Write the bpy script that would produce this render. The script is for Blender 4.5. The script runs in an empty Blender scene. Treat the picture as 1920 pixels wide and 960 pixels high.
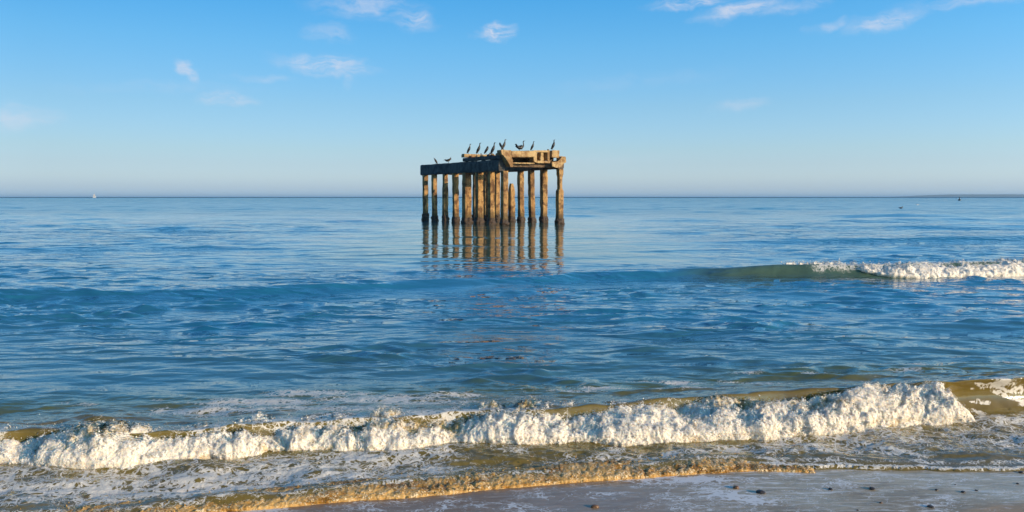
import bpy, bmesh, math, random
import numpy as np
from mathutils import Vector, Matrix

scene = bpy.context.scene
C = scene.collection
R = math.radians
rng = np.random.default_rng(7)
random.seed(7)

# ------------------------------------------------------------------ camera
FPX = 1500.0                       # focal length in pixels of the 1920-wide photograph
PITCH = math.atan(111.0 / FPX)     # camera tipped slightly down
CAMH = 2.0                         # eye height above still water
cam_d = bpy.data.cameras.new('camera')
cam_d.sensor_width = 36.0
cam_d.lens = 36.0 * FPX / 1920.0
cam_d.clip_start = 0.1
cam_d.clip_end = 120000.0
cam = bpy.data.objects.new('camera', cam_d)
cam.location = (0, 0, CAMH)
cam.rotation_euler = (R(90) - PITCH, 0, 0)
C.objects.link(cam)
scene.camera = cam
scene.render.resolution_x = 1024
scene.render.resolution_y = 512
scene.render.engine = 'CYCLES'
scene.view_settings.view_transform = 'Standard'
scene.view_settings.look = 'None'
scene.view_settings.gamma = 1.0
scene.view_settings.exposure = 0.0

# ------------------------------------------------------------------ sun and sky
SUN_AZ = 120.0                     # clockwise from +Y (the view direction): behind and to the right
SUN_EL = 14.0
sun_d = bpy.data.lights.new('sun', 'SUN')
sun_d.energy = 5.0
sun_d.angle = R(0.5)
sun_d.color = (1.0, 0.76, 0.48)
sun = bpy.data.objects.new('sun', sun_d)
a, e = R(SUN_AZ), R(SUN_EL)
to_sun = Vector((math.sin(a) * math.cos(e), math.cos(a) * math.cos(e), math.sin(e)))
sun.rotation_euler = (-to_sun).to_track_quat('-Z', 'Y').to_euler()
sun.location = (20, -20, 30)
C.objects.link(sun)


class NT:
    """small helper around a node tree"""
    def __init__(self, tree):
        self.t = tree
        tree.nodes.clear()

    def n(self, kind, **kw):
        nd = self.t.nodes.new(kind)
        for k, v in kw.items():
            setattr(nd, k, v)
        return nd

    def link(self, a, b):
        self.t.links.new(a, b)

    def val(self, sock, v):
        if hasattr(v, 'is_linked') or isinstance(v, bpy.types.NodeSocket):
            self.t.links.new(v, sock)
        else:
            sock.default_value = v

    def math(self, op, a, b=0.0, c=0.0, clamp=False):
        nd = self.n('ShaderNodeMath', operation=op, use_clamp=clamp)
        self.val(nd.inputs[0], a)
        self.val(nd.inputs[1], b)
        self.val(nd.inputs[2], c)
        return nd.outputs[0]

    def mix(self, f, a, b, mode='MIX'):
        nd = self.n('ShaderNodeMix', data_type='RGBA', blend_type=mode)
        self.val(nd.inputs[0], f)
        for s, v in ((nd.inputs[6], a), (nd.inputs[7], b)):
            if isinstance(v, tuple) and len(v) == 3:
                v = v + (1.0,)
            self.val(s, v)
        return nd.outputs[2]

    def ramp(self, f, stops, interp='LINEAR'):
        nd = self.n('ShaderNodeValToRGB')
        nd.color_ramp.interpolation = interp
        el = nd.color_ramp.elements
        while len(el) < len(stops):
            el.new(0.5)
        for i, (p, c) in enumerate(stops):
            el[i].position = p
            if not isinstance(c, tuple):
                c = (c, c, c)
            el[i].color = c + (1.0,)
        self.val(nd.inputs[0], f)
        return nd.outputs[0]

    def maprange(self, v, a, b, c=0.0, d=1.0, kind='SMOOTHSTEP'):
        nd = self.n('ShaderNodeMapRange', interpolation_type=kind, clamp=True)
        self.val(nd.inputs[0], v)
        for i, x in zip((1, 2, 3, 4), (a, b, c, d)):
            self.val(nd.inputs[i], x)
        return nd.outputs[0]

    def noise(self, vec, scale, detail=4.0, rough=0.5, dist=0.0, out=0):
        nd = self.n('ShaderNodeTexNoise')
        if vec is not None:
            self.link(vec, nd.inputs['Vector'])
        nd.inputs['Scale'].default_value = scale
        nd.inputs['Detail'].default_value = detail
        nd.inputs['Roughness'].default_value = rough
        nd.inputs['Distortion'].default_value = dist
        return nd.outputs[out]

    def voronoi(self, vec, scale, feature='F1', out='Distance', rand=1.0):
        nd = self.n('ShaderNodeTexVoronoi', feature=feature)
        if vec is not None:
            self.link(vec, nd.inputs['Vector'])
        nd.inputs['Scale'].default_value = scale
        nd.inputs['Randomness'].default_value = rand
        return nd.outputs[out]

    def mapping(self, vec, scale=(1, 1, 1), loc=(0, 0, 0), rot=(0, 0, 0)):
        nd = self.n('ShaderNodeMapping')
        self.link(vec, nd.inputs[0])
        nd.inputs['Location'].default_value = loc
        nd.inputs['Rotation'].default_value = rot
        nd.inputs['Scale'].default_value = scale
        return nd.outputs[0]

    def attr(self, name):
        nd = self.n('ShaderNodeAttribute', attribute_name=name)
        return nd.outputs['Fac']

    def bump(self, height, strength, dist, normal=None):
        nd = self.n('ShaderNodeBump')
        self.val(nd.inputs['Strength'], strength)
        self.val(nd.inputs['Distance'], dist)
        self.link(height, nd.inputs['Height'])
        if normal is not None:
            self.link(normal, nd.inputs['Normal'])
        return nd.outputs[0]


world = bpy.data.worlds.new('World')
scene.world = world
world.use_nodes = True
w = NT(world.node_tree)
tc = w.n('ShaderNodeTexCoord').outputs['Generated']
sky = w.n('ShaderNodeTexSky', sky_type='NISHITA')
sky.sun_disc = False
sky.sun_elevation = R(SUN_EL)
sky.sun_rotation = R(SUN_AZ)
sky.air_density = 1.0
sky.dust_density = 0.6
sky.ozone_density = 1.5
sep = w.n('ShaderNodeSeparateXYZ')
w.link(tc, sep.inputs[0])
dx, dy, dz = sep.outputs
# sky tint by height, raised overhead to light the water (multiplies the physical sky)
SKY_TINT = [(0.0047, (0.369, 0.552, 1.127)), (0.0113, (0.364, 0.509, 0.989)), (0.0234, (0.371, 0.491, 0.86)), (0.04, (0.347, 0.445, 0.724)), (0.0567, (0.338, 0.438, 0.654)), (0.109, (0.301, 0.441, 0.613)), (0.18, (0.225, 0.47, 0.661)), (0.237, (0.152, 0.464, 0.692)), (0.5, (0.21, 0.48, 0.70)), (1.0, (0.22, 0.44, 0.60))]
tint = w.ramp(w.math('MAXIMUM', dz, 0.0), SKY_TINT)
tint = w.mix(1.0, tint, (3.0, 3.0, 3.0), 'MULTIPLY')
side_f = w.math('MINIMUM', w.math('MAXIMUM', w.math('ADD', w.math('MULTIPLY', dx, 0.5), 1.0), 0.75), 1.3)
cside = w.n('ShaderNodeCombineXYZ')
for i_ in range(3): w.link(side_f, cside.inputs[i_])
tint = w.mix(1.0, tint, cside.outputs[0], 'MULTIPLY')
col = w.mix(1.0, sky.outputs[0], tint, 'MULTIPLY')
# thin cirrus: direction of the camera's sky as azimuth and elevation in degrees
az = w.math('MULTIPLY', w.math('ARCTAN2', dx, dy), 57.2958)
el = w.math('MULTIPLY', w.math('ARCSINE', dz), 57.2958)
cmb = w.n('ShaderNodeCombineXYZ')
w.link(az, cmb.inputs[0])
w.link(el, cmb.inputs[1])
ang = cmb.outputs[0]
wob = w.noise(w.mapping(ang, (1, 1, 1)), 0.6, 3.0, 0.55, 0.0, 1)
vm = w.n('ShaderNodeVectorMath', operation='MULTIPLY_ADD')
w.link(wob, vm.inputs[0])
vm.inputs[1].default_value = (2.6, 1.2, 0)
w.link(ang, vm.inputs[2])
warped = vm.outputs[0]
fib = w.noise(w.mapping(warped, (0.45, 2.4, 1), rot=(0, 0, R(8))), 1.1, 6.0, 0.62, 0.6)
soft = w.noise(w.mapping(warped, (0.5, 1.2, 1)), 0.8, 4.0, 0.6, 0.3)


def pix_dir(px, py):
    vx = (px - 960) / FPX
    vy = -(py - 480) / FPX
    f = Vector((0, math.cos(PITCH), -math.sin(PITCH)))
    u = Vector((0, math.sin(PITCH), math.cos(PITCH)))
    d = (f + Vector((vx, 0, 0)) + u * vy).normalized()
    return math.degrees(math.atan2(d.x, d.y)), math.degrees(math.asin(d.z))


# wisps: photograph position, half width and half height in degrees, tilt, strength
WISPS = [(930, 61, 1.25, 0.55, 3, 0.95), (612, 121, 2.9, 0.62, -4, 0.62), (350, 136, 0.9, 0.42, -38, 0.62),
         (432, 186, 1.7, 0.45, -2, 0.5), (1385, 18, 2.6, 0.50, 8, 0.62), (1480, 14, 2.6, 0.4, 8, 0.3), (1645, 45, 1.6, 0.40, 9, 0.66),
         (1660, 40, 2.4, 0.5, 9, 0.4), (1290, 5, 2.4, 0.35, 4, 0.7), (770, 34, 1.6, 0.65, -15, 0.55), (690, 12, 3.4, 0.8, 0, 0.38),
         (622, 62, 1.4, 0.55, 0, 0.34), (25, 222, 2.2, 0.7, 3, 0.42), (1390, 198, 1.7, 0.42, 8, 0.22), (1555, 50, 1.0, 0.35, 4, 0.34), (655, 150, 0.5, 0.7, 0, 0.25),
         (490, 146, 2.0, 0.3, 0, 0.22), (1810, 2, 3.0, 0.4, 0, 0.4), (1100, 300, 6.0, 0.5, 2, 0.08), (300, 165, 5.0, 0.4, 2, 0.1),
         (1200, 150, 6.0, 0.5, 4, 0.08)]
cover = None
for px, py, hw, hh, rot, st in WISPS:
    ca, ce = pix_dir(px, py)
    vs = w.n('ShaderNodeVectorMath', operation='SUBTRACT')
    w.link(warped, vs.inputs[0])
    vs.inputs[1].default_value = (ca + 1.3, ce + 0.6, 0)
    vr = w.n('ShaderNodeVectorRotate', rotation_type='Z_AXIS')
    w.link(vs.outputs[0], vr.inputs['Vector'])
    vr.inputs['Angle'].default_value = R(-rot)
    vl = w.n('ShaderNodeVectorMath', operation='MULTIPLY')
    w.link(vr.outputs[0], vl.inputs[0])
    vl.inputs[1].default_value = (1 / hw / 1.15, 1 / hh / 1.15, 0)
    ln = w.n('ShaderNodeVectorMath', operation='LENGTH')
    w.link(vl.outputs[0], ln.inputs[0])
    m = w.maprange(ln.outputs['Value'], 1.35, 0.05, 0.0, st)
    cover = m if cover is None else w.math('MAXIMUM', cover, m)
tex = w.math('ADD', w.math('MULTIPLY', fib, 0.75), w.math('MULTIPLY', soft, 0.95))
dens = w.math('MULTIPLY', cover, w.maprange(tex, 0.55, 1.12, 0.0, 1.25), clamp=True)
CLOUD = (0.0, 0.0, 0.0)
cloudcol = w.mix(1.0, (7.2, 7.4, 8.4), (1.0, 1.0, 1.0), 'MULTIPLY')
col = w.mix(dens, col, cloudcol)
bg = w.n('ShaderNodeBackground')
w.link(col, bg.inputs[0])
bg.inputs[1].default_value = 0.1
wo = w.n('ShaderNodeOutputWorld')
w.link(bg.outputs[0], wo.inputs[0])


# ------------------------------------------------------------------ object helpers
def tag(o, label=None, cat=None, group=None, kind=None):
    if label: o['label'] = label
    if cat: o['category'] = cat
    if group: o['group'] = group
    if kind: o['kind'] = kind
    return o


def empty(name, loc, rz=0.0):
    o = bpy.data.objects.new(name, None)
    o.empty_display_size = 0.2
    C.objects.link(o)
    o.location = loc
    o.rotation_euler = (0, 0, rz)
    return o


def mesh_obj(name, verts, faces, mat, parent=None, smooth=True, attrs=None):
    me = bpy.data.meshes.new(name)
    verts = np.asarray(verts, dtype=np.float32)
    if isinstance(faces, np.ndarray):
        k = faces.shape[1]
        me.vertices.add(len(verts))
        me.vertices.foreach_set('co', verts.ravel())
        me.loops.add(faces.size)
        me.loops.foreach_set('vertex_index', faces.ravel().astype(np.int32))
        me.polygons.add(len(faces))
        me.polygons.foreach_set('loop_start', np.arange(0, faces.size, k, dtype=np.int32))
        try:
            me.polygons.foreach_set('loop_total', np.full(len(faces), k, dtype=np.int32))
        except Exception:
            pass
        me.update(calc_edges=True)
    else:
        me.from_pydata([tuple(map(float, v)) for v in verts], [], faces)
    me.polygons.foreach_set('use_smooth', np.full(len(me.polygons), smooth, dtype=bool))
    if attrs:
        for k, v in attrs.items():
            at = me.attributes.new(k, 'FLOAT', 'POINT')
            at.data.foreach_set('value', np.asarray(v, dtype=np.float32).ravel())
    me.validate()
    if mat: me.materials.append(mat)
    o = bpy.data.objects.new(name, me)
    C.objects.link(o)
    if parent: o.parent = parent
    return o


def grid_faces(nr, nc):
    i = np.arange(nr - 1)[:, None] * nc + np.arange(nc - 1)[None, :]
    i = i.ravel()
    return np.stack([i, i + 1, i + nc + 1, i + nc], 1)


def bm_obj(name, bm, mat, parent=None, smooth=False):
    me = bpy.data.meshes.new(name)
    bmesh.ops.recalc_face_normals(bm, faces=bm.faces)
    bm.to_mesh(me)
    bm.free()
    me.polygons.foreach_set('use_smooth', np.full(len(me.polygons), smooth, dtype=bool))
    if mat: me.materials.append(mat)
    o = bpy.data.objects.new(name, me)
    C.objects.link(o)
    if parent: o.parent = parent
    return o


# ------------------------------------------------------------------ numpy noise
def _h(ix, iy, iz, seed):
    with np.errstate(over='ignore'):
        h = (ix.astype(np.int64) * 374761393 + iy.astype(np.int64) * 668265263 + iz.astype(np.int64) * 1442695041 + seed * 974711) & 0xffffffff
        h = ((h ^ (h >> 13)) * 1274126177) & 0xffffffff
        h = ((h ^ (h >> 16)) * 2246822519) & 0xffffffff
        h = h ^ (h >> 15)
    return h


def _f(h):
    return (h & 0xffffff) / float(0x1000000)


def vnoise(x, y, z=None, seed=0):
    """smooth value noise, -1..1"""
    if z is None: z = np.zeros_like(x)
    ix, iy, iz = np.floor(x), np.floor(y), np.floor(z)
    fx, fy, fz = x - ix, y - iy, z - iz
    u, v, t = [q * q * q * (q * (q * 6 - 15) + 10) for q in (fx, fy, fz)]
    out = 0
    for a in (0, 1):
        for b in (0, 1):
            for c in (0, 1):
                wgt = (u if a else 1 - u) * (v if b else 1 - v) * (t if c else 1 - t)
                out = out + wgt * _f(_h(ix + a, iy + b, iz + c, seed))
    return out * 2 - 1


def fbm(x, y, z=None, seed=0, octv=4, gain=0.5):
    s, a, n = 0, 1.0, 0
    for k in range(octv):
        m = 2.03 ** k
        s = s + a * vnoise(x * m + 17.1 * k, y * m - 9.3 * k, None if z is None else z * m + 3.7 * k, seed + k)
        n += a
        a *= gain
    return s / n


def worley(x, y, z, seed=0):
    ix, iy, iz = np.floor(x), np.floor(y), np.floor(z)
    f1 = np.full(x.shape, 9.0)
    f2 = np.full(x.shape, 9.0)
    for a in (-1, 0, 1):
        for b in (-1, 0, 1):
            for c in (-1, 0, 1):
                jx, jy, jz = ix + a, iy + b, iz + c
                h = _h(jx, jy, jz, seed)
                px = jx + _f(h)
                py = jy + _f((h * 48271) & 0xffffffff)
                pz = jz + _f((h * 69621 + 11) & 0xffffffff)
                d = (px - x) ** 2 + (py - y) ** 2 + (pz - z) ** 2
                lt = d < f1
                f2 = np.where(lt, f1, np.minimum(f2, d))
                f1 = np.where(lt, d, f1)
    return np.sqrt(f1), np.sqrt(f2)


def sstep(x, a, b):
    t = np.clip((x - a) / (b - a), 0, 1)
    return t * t * (3 - 2 * t)


def ground(px, py, z=0.0):
    """point of the plane at height z that the photograph shows at px, py"""
    cy, sy = math.cos(PITCH), math.sin(PITCH)
    q = -(np.asarray(py, float) - 480) / FPX
    dzv = -sy + q * cy
    dyv = cy + q * sy
    t = (z - CAMH) / dzv
    return t * (np.asarray(px, float) - 960) / FPX, t * dyv


def curve(pts):
    """polyline on the water plane given by photograph points -> function Y(X)"""
    p = np.array(pts, float)
    X, Y = ground(p[:, 0], p[:, 1])
    o = np.argsort(X)
    X, Y = X[o], Y[o]
    xs = np.linspace(X[0], X[-1], 400)
    ys = np.interp(xs, X, Y)
    k = np.hanning(25)
    k /= k.sum()
    ysm = np.convolve(np.pad(ys, 12, mode='edge'), k, 'valid')
    s0 = (Y[1] - Y[0]) / (X[1] - X[0])
    s1 = (Y[-1] - Y[-2]) / (X[-1] - X[-2])

    def f(x):
        r = np.interp(x, xs, ysm)
        return r + np.where(x < xs[0], (x - xs[0]) * s0 * 0.5, 0) + np.where(x > xs[-1], (x - xs[-1]) * s1 * 0.5, 0)
    f.X, f.Y = X, Y
    return f


def along(f_curve, pts, ref_y):
    """value given at photograph columns of a curve -> function of X"""
    p = np.array(pts, float)
    X, _ = ground(p[:, 0], np.full(len(p), float(ref_y)))
    return lambda x: np.interp(x, X, p[:, 1])


# lines of the two breakers and of the shore break (photograph columns and rows on the still-water plane)
T1 = curve([(-500, 905), (0, 880), (200, 880), (300, 872), (500, 857), (700, 850), (850, 838), (1000, 837), (1300, 822), (1500, 803),
            (1700, 792), (1790, 787), (1920, 780), (2400, 765)])
H1 = along(T1, [(-300, .20), (0, .195), (500, .182), (960, .198), (1300, .23), (1600, .265), (1790, .28), (1920, .29), (2400, .3)], 840)
W1 = along(T1, [(-300, .28), (0, .28), (960, .34), (1500, .40), (1790, .30), (1920, .32), (2400, .35)], 840)
T2 = curve([(-500, 590), (0, 572), (300, 566), (500, 560), (700, 550), (900, 540), (1100, 530), (1300, 526), (1500, 525), (1700, 525),
            (1920, 519), (2500, 505)])
H2 = along(T2, [(-300, .16), (0, .17), (250, .155), (500, .11), (900, .105), (1100, .12), (1300, .18), (1500, .28), (1700, .31), (1920, .34), (2500, .4)], 530)
W2 = along(T2, [(-300, .8), (0, .7), (900, .8), (1300, .7), (1500, .6), (2400, .5)], 530)
T3 = curve([(-500, 1010), (0, 985), (250, 975), (430, 955), (640, 937), (800, 922), (900, 914), (1050, 903), (1200, 893), (1330, 880), (1400, 874),
            (1500, 877), (1560, 880), (1700, 883), (1920, 882), (2400, 876)])
H3 = along(T3, [(-300, .03), (0, .03), (300, .035), (500, .055), (640, .065), (1000, .055), (1300, .05), (1500, .022), (1700, .010), (2400, .010)], 900)
x1790 = float(ground(1790, 787)[0])
x1510 = float(ground(1510, 525)[0])


def sand_z(X, Y):
    d = T3(X) - Y
    z = np.where(d > 0, 0.035 * d, 0.10 * np.maximum(d, -12))
    z = z + 0.006 * fbm(X * 1.3, Y * 1.3, seed=90) * np.clip(np.abs(d) * 2, 0, 1)
    return z


# ------------------------------------------------------------------ materials
def new_mat(name):
    m = bpy.data.materials.new(name)
    m.use_nodes = True
    n = NT(m.node_tree)
    out = n.n('ShaderNodeOutputMaterial')
    return m, n, out


def principled(n, **kw):
    b = n.n('ShaderNodeBsdfPrincipled')
    for k, v in kw.items():
        k = k.replace('_', ' ')
        s = b.inputs[k]
        if isinstance(v, tuple) and len(v) == 3 and s.type == 'RGBA': v = v + (1.0,)
        n.val(s, v)
    return b


def foam_lace(n, pos, amount):
    """lacy foam cover 0..1 from an amount 0..1"""
    wv = n.noise(pos, 5.0, 3.0, 0.6, 0.0, 1)
    ma = n.n('ShaderNodeVectorMath', operation='MULTIPLY_ADD')
    n.link(wv, ma.inputs[0])
    ma.inputs[1].default_value = (0.22, 0.22, 0.1)
    n.link(pos, ma.inputs[2])
    p = ma.outputs[0]
    e1 = n.voronoi(p, 7.0, 'DISTANCE_TO_EDGE')
    n1 = n.noise(p, 5.0, 4.0, 0.6)
    n2 = n.noise(p, 13.0, 5.0, 0.65)
    r1 = n.math('SUBTRACT', 1.0, n.math('MULTIPLY', n.math('ABSOLUTE', n.math('SUBTRACT', n1, 0.5)), 17.0))
    r2 = n.math('SUBTRACT', 1.0, n.math('MULTIPLY', n.math('ABSOLUTE', n.math('SUBTRACT', n2, 0.5)), 15.0))
    lace = n.math('MAXIMUM', r1, n.math('MULTIPLY', r2, 0.9))
    lace = n.math('MAXIMUM', lace, n.math('SUBTRACT', 0.9, n.math('MULTIPLY', e1, 6.0)))
    ns = n.noise(p, 3.2, 7.0, 0.72)
    v = n.math('ADD', n.math('MULTIPLY', n.math('MAXIMUM', lace, -0.2), 0.50), n.math('MULTIPLY', ns, 0.85))
    thr = n.math('SUBTRACT', 1.14, n.math('MULTIPLY', amount, 0.80))
    cov = n.maprange(v, thr, n.math('ADD', thr, 0.16))
    bub = n.noise(pos, 55.0, 4.0, 0.7)
    return n.math('MULTIPLY', cov, n.maprange(n.math('ADD', bub, n.math('MULTIPLY', cov, 0.30)), 0.42, 0.68, 0.30, 1.0))


def make_water_mat():
    m, n, out = new_mat('sea_water')
    geo = n.n('ShaderNodeNewGeometry')
    pos = geo.outputs['Position']
    silt_and_reflection = n.attr('silt_and_reflection')
    foam = n.attr('foam')
    s3 = n.n('ShaderNodeSeparateXYZ')
    n.link(pos, s3.inputs[0])
    yy = s3.outputs[1]
    big = n.noise(n.mapping(pos, (0.02, 0.05, 0)), 1.0, 3.0, 0.5)
    deep = n.mix(n.maprange(big, 0.35, 0.65), (0.012, 0.135, 0.24), (0.022, 0.175, 0.30))
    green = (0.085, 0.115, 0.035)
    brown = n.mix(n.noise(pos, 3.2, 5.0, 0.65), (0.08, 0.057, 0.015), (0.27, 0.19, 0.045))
    body = n.mix(n.maprange(silt_and_reflection, 0.0, 0.5, kind='LINEAR'), deep, green)
    body = n.mix(n.maprange(silt_and_reflection, 0.45, 1.0, kind='LINEAR'), body, brown)
    # ripples too fine for the mesh
    f1 = n.noise(n.mapping(pos, (2.2, 5.5, 3.0)), 2.0, 5.0, 0.55, 0.4)
    f2 = n.noise(n.mapping(pos, (0.75, 1.6, 1.0)), 1.0, 6.0, 0.6, 0.3)
    f3 = n.noise(n.mapping(pos, (0.08, 0.20, 1.0)), 1.0, 6.0, 0.7, 0.3)
    fm_ = n.math('MULTIPLY', n.noise(n.mapping(pos, (1.0, 2.3, 1.5)), 1.3, 2.5, 0.5, 0.5), n.maprange(n.noise(n.mapping(pos, (0.25, 0.5, 1)), 1.0, 3.0, 0.6), 0.38, 0.62, 0.25, 1.4))
    f4 = n.noise(n.mapping(pos, (0.16, 0.10, 0.1)), 1.0, 6.0, 0.68, 0.5)
    mid = n.math('MULTIPLY', n.maprange(yy, 6.8, 10.0, 0.1, 1.0), n.maprange(yy, 40.0, 90.0, 1.0, 0.2))
    near = n.maprange(yy, 14.0, 60.0, 1.0, 0.0)
    far = n.maprange(yy, 55.0, 110.0, 0.0, 1.0)
    vfar = n.maprange(yy, 120.0, 500.0, 0.0, 1.0)
    still_b = n.math('SUBTRACT', 1.0, n.math('MULTIPLY', n.attr('calm'), 0.86))
    b1 = n.bump(f1, n.math('MULTIPLY', still_b, n.math('ADD', n.math('MULTIPLY', near, 0.5), 0.08)), 0.012)
    b1 = n.bump(fm_, n.math('MULTIPLY', n.math('MULTIPLY', mid, 1.0), still_b), 0.105, b1)
    b2 = n.bump(f2, n.math('MULTIPLY', n.math('MULTIPLY', far, 0.95), still_b), 0.16, b1)
    b3 = n.bump(f3, n.math('MULTIPLY', vfar, 0.95), 1.8, b2)
    f4c = n.maprange(f4, 0.46, 0.66)
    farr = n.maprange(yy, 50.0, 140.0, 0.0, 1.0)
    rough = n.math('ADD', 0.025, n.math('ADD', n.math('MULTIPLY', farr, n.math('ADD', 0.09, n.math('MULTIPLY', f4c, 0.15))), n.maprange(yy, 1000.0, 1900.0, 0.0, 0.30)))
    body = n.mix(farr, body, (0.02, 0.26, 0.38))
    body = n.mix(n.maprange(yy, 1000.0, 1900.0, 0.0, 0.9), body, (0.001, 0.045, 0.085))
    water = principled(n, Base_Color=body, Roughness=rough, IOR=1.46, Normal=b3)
    n.val(water.inputs['Specular Tint'], n.mix(n.math('MULTIPLY', n.attr('calm'), 0.7), (0.80, 0.96, 1.0), (0.97, 0.98, 1.0)))
    lace = foam_lace(n, pos, foam)
    fb = n.bump(n.noise(pos, 26.0, 5.0, 0.65), 0.6, 0.02)
    fcol = n.mix(n.noise(pos, 7.0, 3.0, 0.5), (0.66, 0.60, 0.50), (0.84, 0.79, 0.71))
    fm = principled(n, Base_Color=fcol, Roughness=0.55, Normal=fb)
    mx = n.n('ShaderNodeMixShader')
    n.link(n.math('MULTIPLY', lace, 0.92), mx.inputs[0])
    n.link(water.outputs[0], mx.inputs[1])
    n.link(fm.outputs[0], mx.inputs[2])
    n.link(mx.outputs[0], out.inputs[0])
    return m


def make_foam_mat(name, white, gold, rough=0.5, goldbias=0.0, ss=0.25, shell=False, sc=1.0):
    m, n, out = new_mat(name)
    geo = n.n('ShaderNodeNewGeometry')
    pos = geo.outputs['Position']
    g = n.attr('gold')
    nz = n.noise(pos, 12.0, 6.0, 0.72)
    f = n.maprange(n.math('ADD', n.math('ADD', g, goldbias), n.math('MULTIPLY', n.math('SUBTRACT', nz, 0.5), 2.0)), 0.0, 1.10, kind='LINEAR')
    mid = tuple(0.58 * a + 0.42 * b for a, b in zip(white, gold))
    dark = tuple(0.6 * b for b in gold)
    col = n.ramp(f, [(0.0, white), (0.35, white), (0.60, mid), (0.82, gold), (1.0, dark)])
    sp = n.voronoi(pos, 60.0)
    bh = n.math('ADD', n.math('MULTIPLY', sp, 0.6), n.noise(pos, 45.0, 5.0, 0.7))
    b = n.bump(bh, 0.5, 0.012)
    rg = n.mix(n.maprange(f, 0.5, 1.0), (rough, rough, rough), (0.15, 0.15, 0.15))
    p = principled(n, Base_Color=col, Roughness=rg, Normal=b, IOR=1.33)
    p.inputs['Subsurface Weight'].default_value = ss
    p.inputs['Subsurface Radius'].default_value = (0.06, 0.045, 0.03)
    p.inputs['Subsurface Scale'].default_value = 0.4
    if shell:
        lv = n.attr('shell')
        a1 = n.noise(pos, 38.0 * sc, 3.0, 0.6)
        a2 = n.noise(pos, 110.0 * sc, 3.0, 0.6)
        a3 = n.noise(pos, 9.0 * sc, 3.0, 0.6)
        av = n.math('ADD', n.math('MULTIPLY', a1, 0.45), n.math('ADD', n.math('MULTIPLY', a2, 0.30), n.math('MULTIPLY', a3, 0.25)))
        th = n.math('ADD', 0.46, n.math('MULTIPLY', lv, 0.11))
        al = n.maprange(av, th, n.math('ADD', th, 0.07))
        tr = n.n('ShaderNodeBsdfTransparent')
        mx = n.n('ShaderNodeMixShader')
        n.link(al, mx.inputs[0])
        n.link(tr.outputs[0], mx.inputs[1])
        n.link(p.outputs[0], mx.inputs[2])
        n.link(mx.outputs[0], out.inputs[0])
    else:
        n.link(p.outputs[0], out.inputs[0])
    return m


def make_sand_mat():
    m, n, out = new_mat('wet_sand')
    geo = n.n('ShaderNodeNewGeometry')
    pos = geo.outputs['Position']
    wet = n.attr('wet')
    foam = n.attr('foam')
    big = n.noise(n.mapping(pos, (0.6, 1.6, 1)), 1.0, 5.0, 0.6, 0.6)
    grain = n.noise(pos, 160.0, 3.0, 0.8)
    c = n.mix(n.maprange(big, 0.35, 0.65), (0.38, 0.29, 0.175), (0.66, 0.53, 0.34))
    c = n.mix(n.maprange(grain, 0.3, 0.75, 0.0, 0.5), c, (0.13, 0.09, 0.065))
    rill = n.noise(n.mapping(pos, (2.2, 13.0, 3), rot=(0, 0, R(-9))), 1.6, 5.0, 0.6, 1.2)
    c = n.mix(n.maprange(rill, 0.52, 0.70, 0.0, 0.5), c, (0.17, 0.125, 0.09))
    c = n.mix(n.maprange(rill, 0.48, 0.34, 0.0, 0.75), c, (0.80, 0.74, 0.66))
    dry = n.mix(grain, (0.36, 0.25, 0.16), (0.46, 0.33, 0.21))
    c = n.mix(n.math('MULTIPLY', n.attr('film'), 0.75), c, (0.24, 0.145, 0.09))
    c = n.mix(wet, dry, c)
    film = n.noise(n.mapping(pos, (1.5, 4.0, 1)), 3.0, 4.0, 0.55, 0.8)
    bh = n.math('ADD', n.math('MULTIPLY', grain, 0.12), n.noise(n.mapping(pos, (3, 8, 3)), 2.0, 5.0, 0.6, 0.5))
    b = n.bump(bh, 0.6, 0.012)
    cb = n.bump(film, 0.25, 0.01)
    p = principled(n, Base_Color=c, Roughness=0.55, Normal=b)
    p.inputs['Coat IOR'].default_value = 1.33
    n.val(p.inputs['Coat Weight'], n.math('MULTIPLY', wet, n.maprange(big, 0.3, 0.7, 0.25, 0.75)))
    p.inputs['Specular IOR Level'].default_value = 0.15
    n.val(p.inputs['Coat Roughness'], n.maprange(film, 0.3, 0.7, 0.10, 0.22))
    n.link(cb, p.inputs['Coat Normal'])
    lace = foam_lace(n, n.mapping(pos, (0.9, 1.5, 1)), foam)
    fm = principled(n, Base_Color=(0.80, 0.77, 0.74), Roughness=0.5)
    mx = n.n('ShaderNodeMixShader')
    n.link(n.math('MULTIPLY', lace, 0.85), mx.inputs[0])
    n.link(p.outputs[0], mx.inputs[1])
    n.link(fm.outputs[0], mx.inputs[2])
    n.link(mx.outputs[0], out.inputs[0])
    return m


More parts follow.
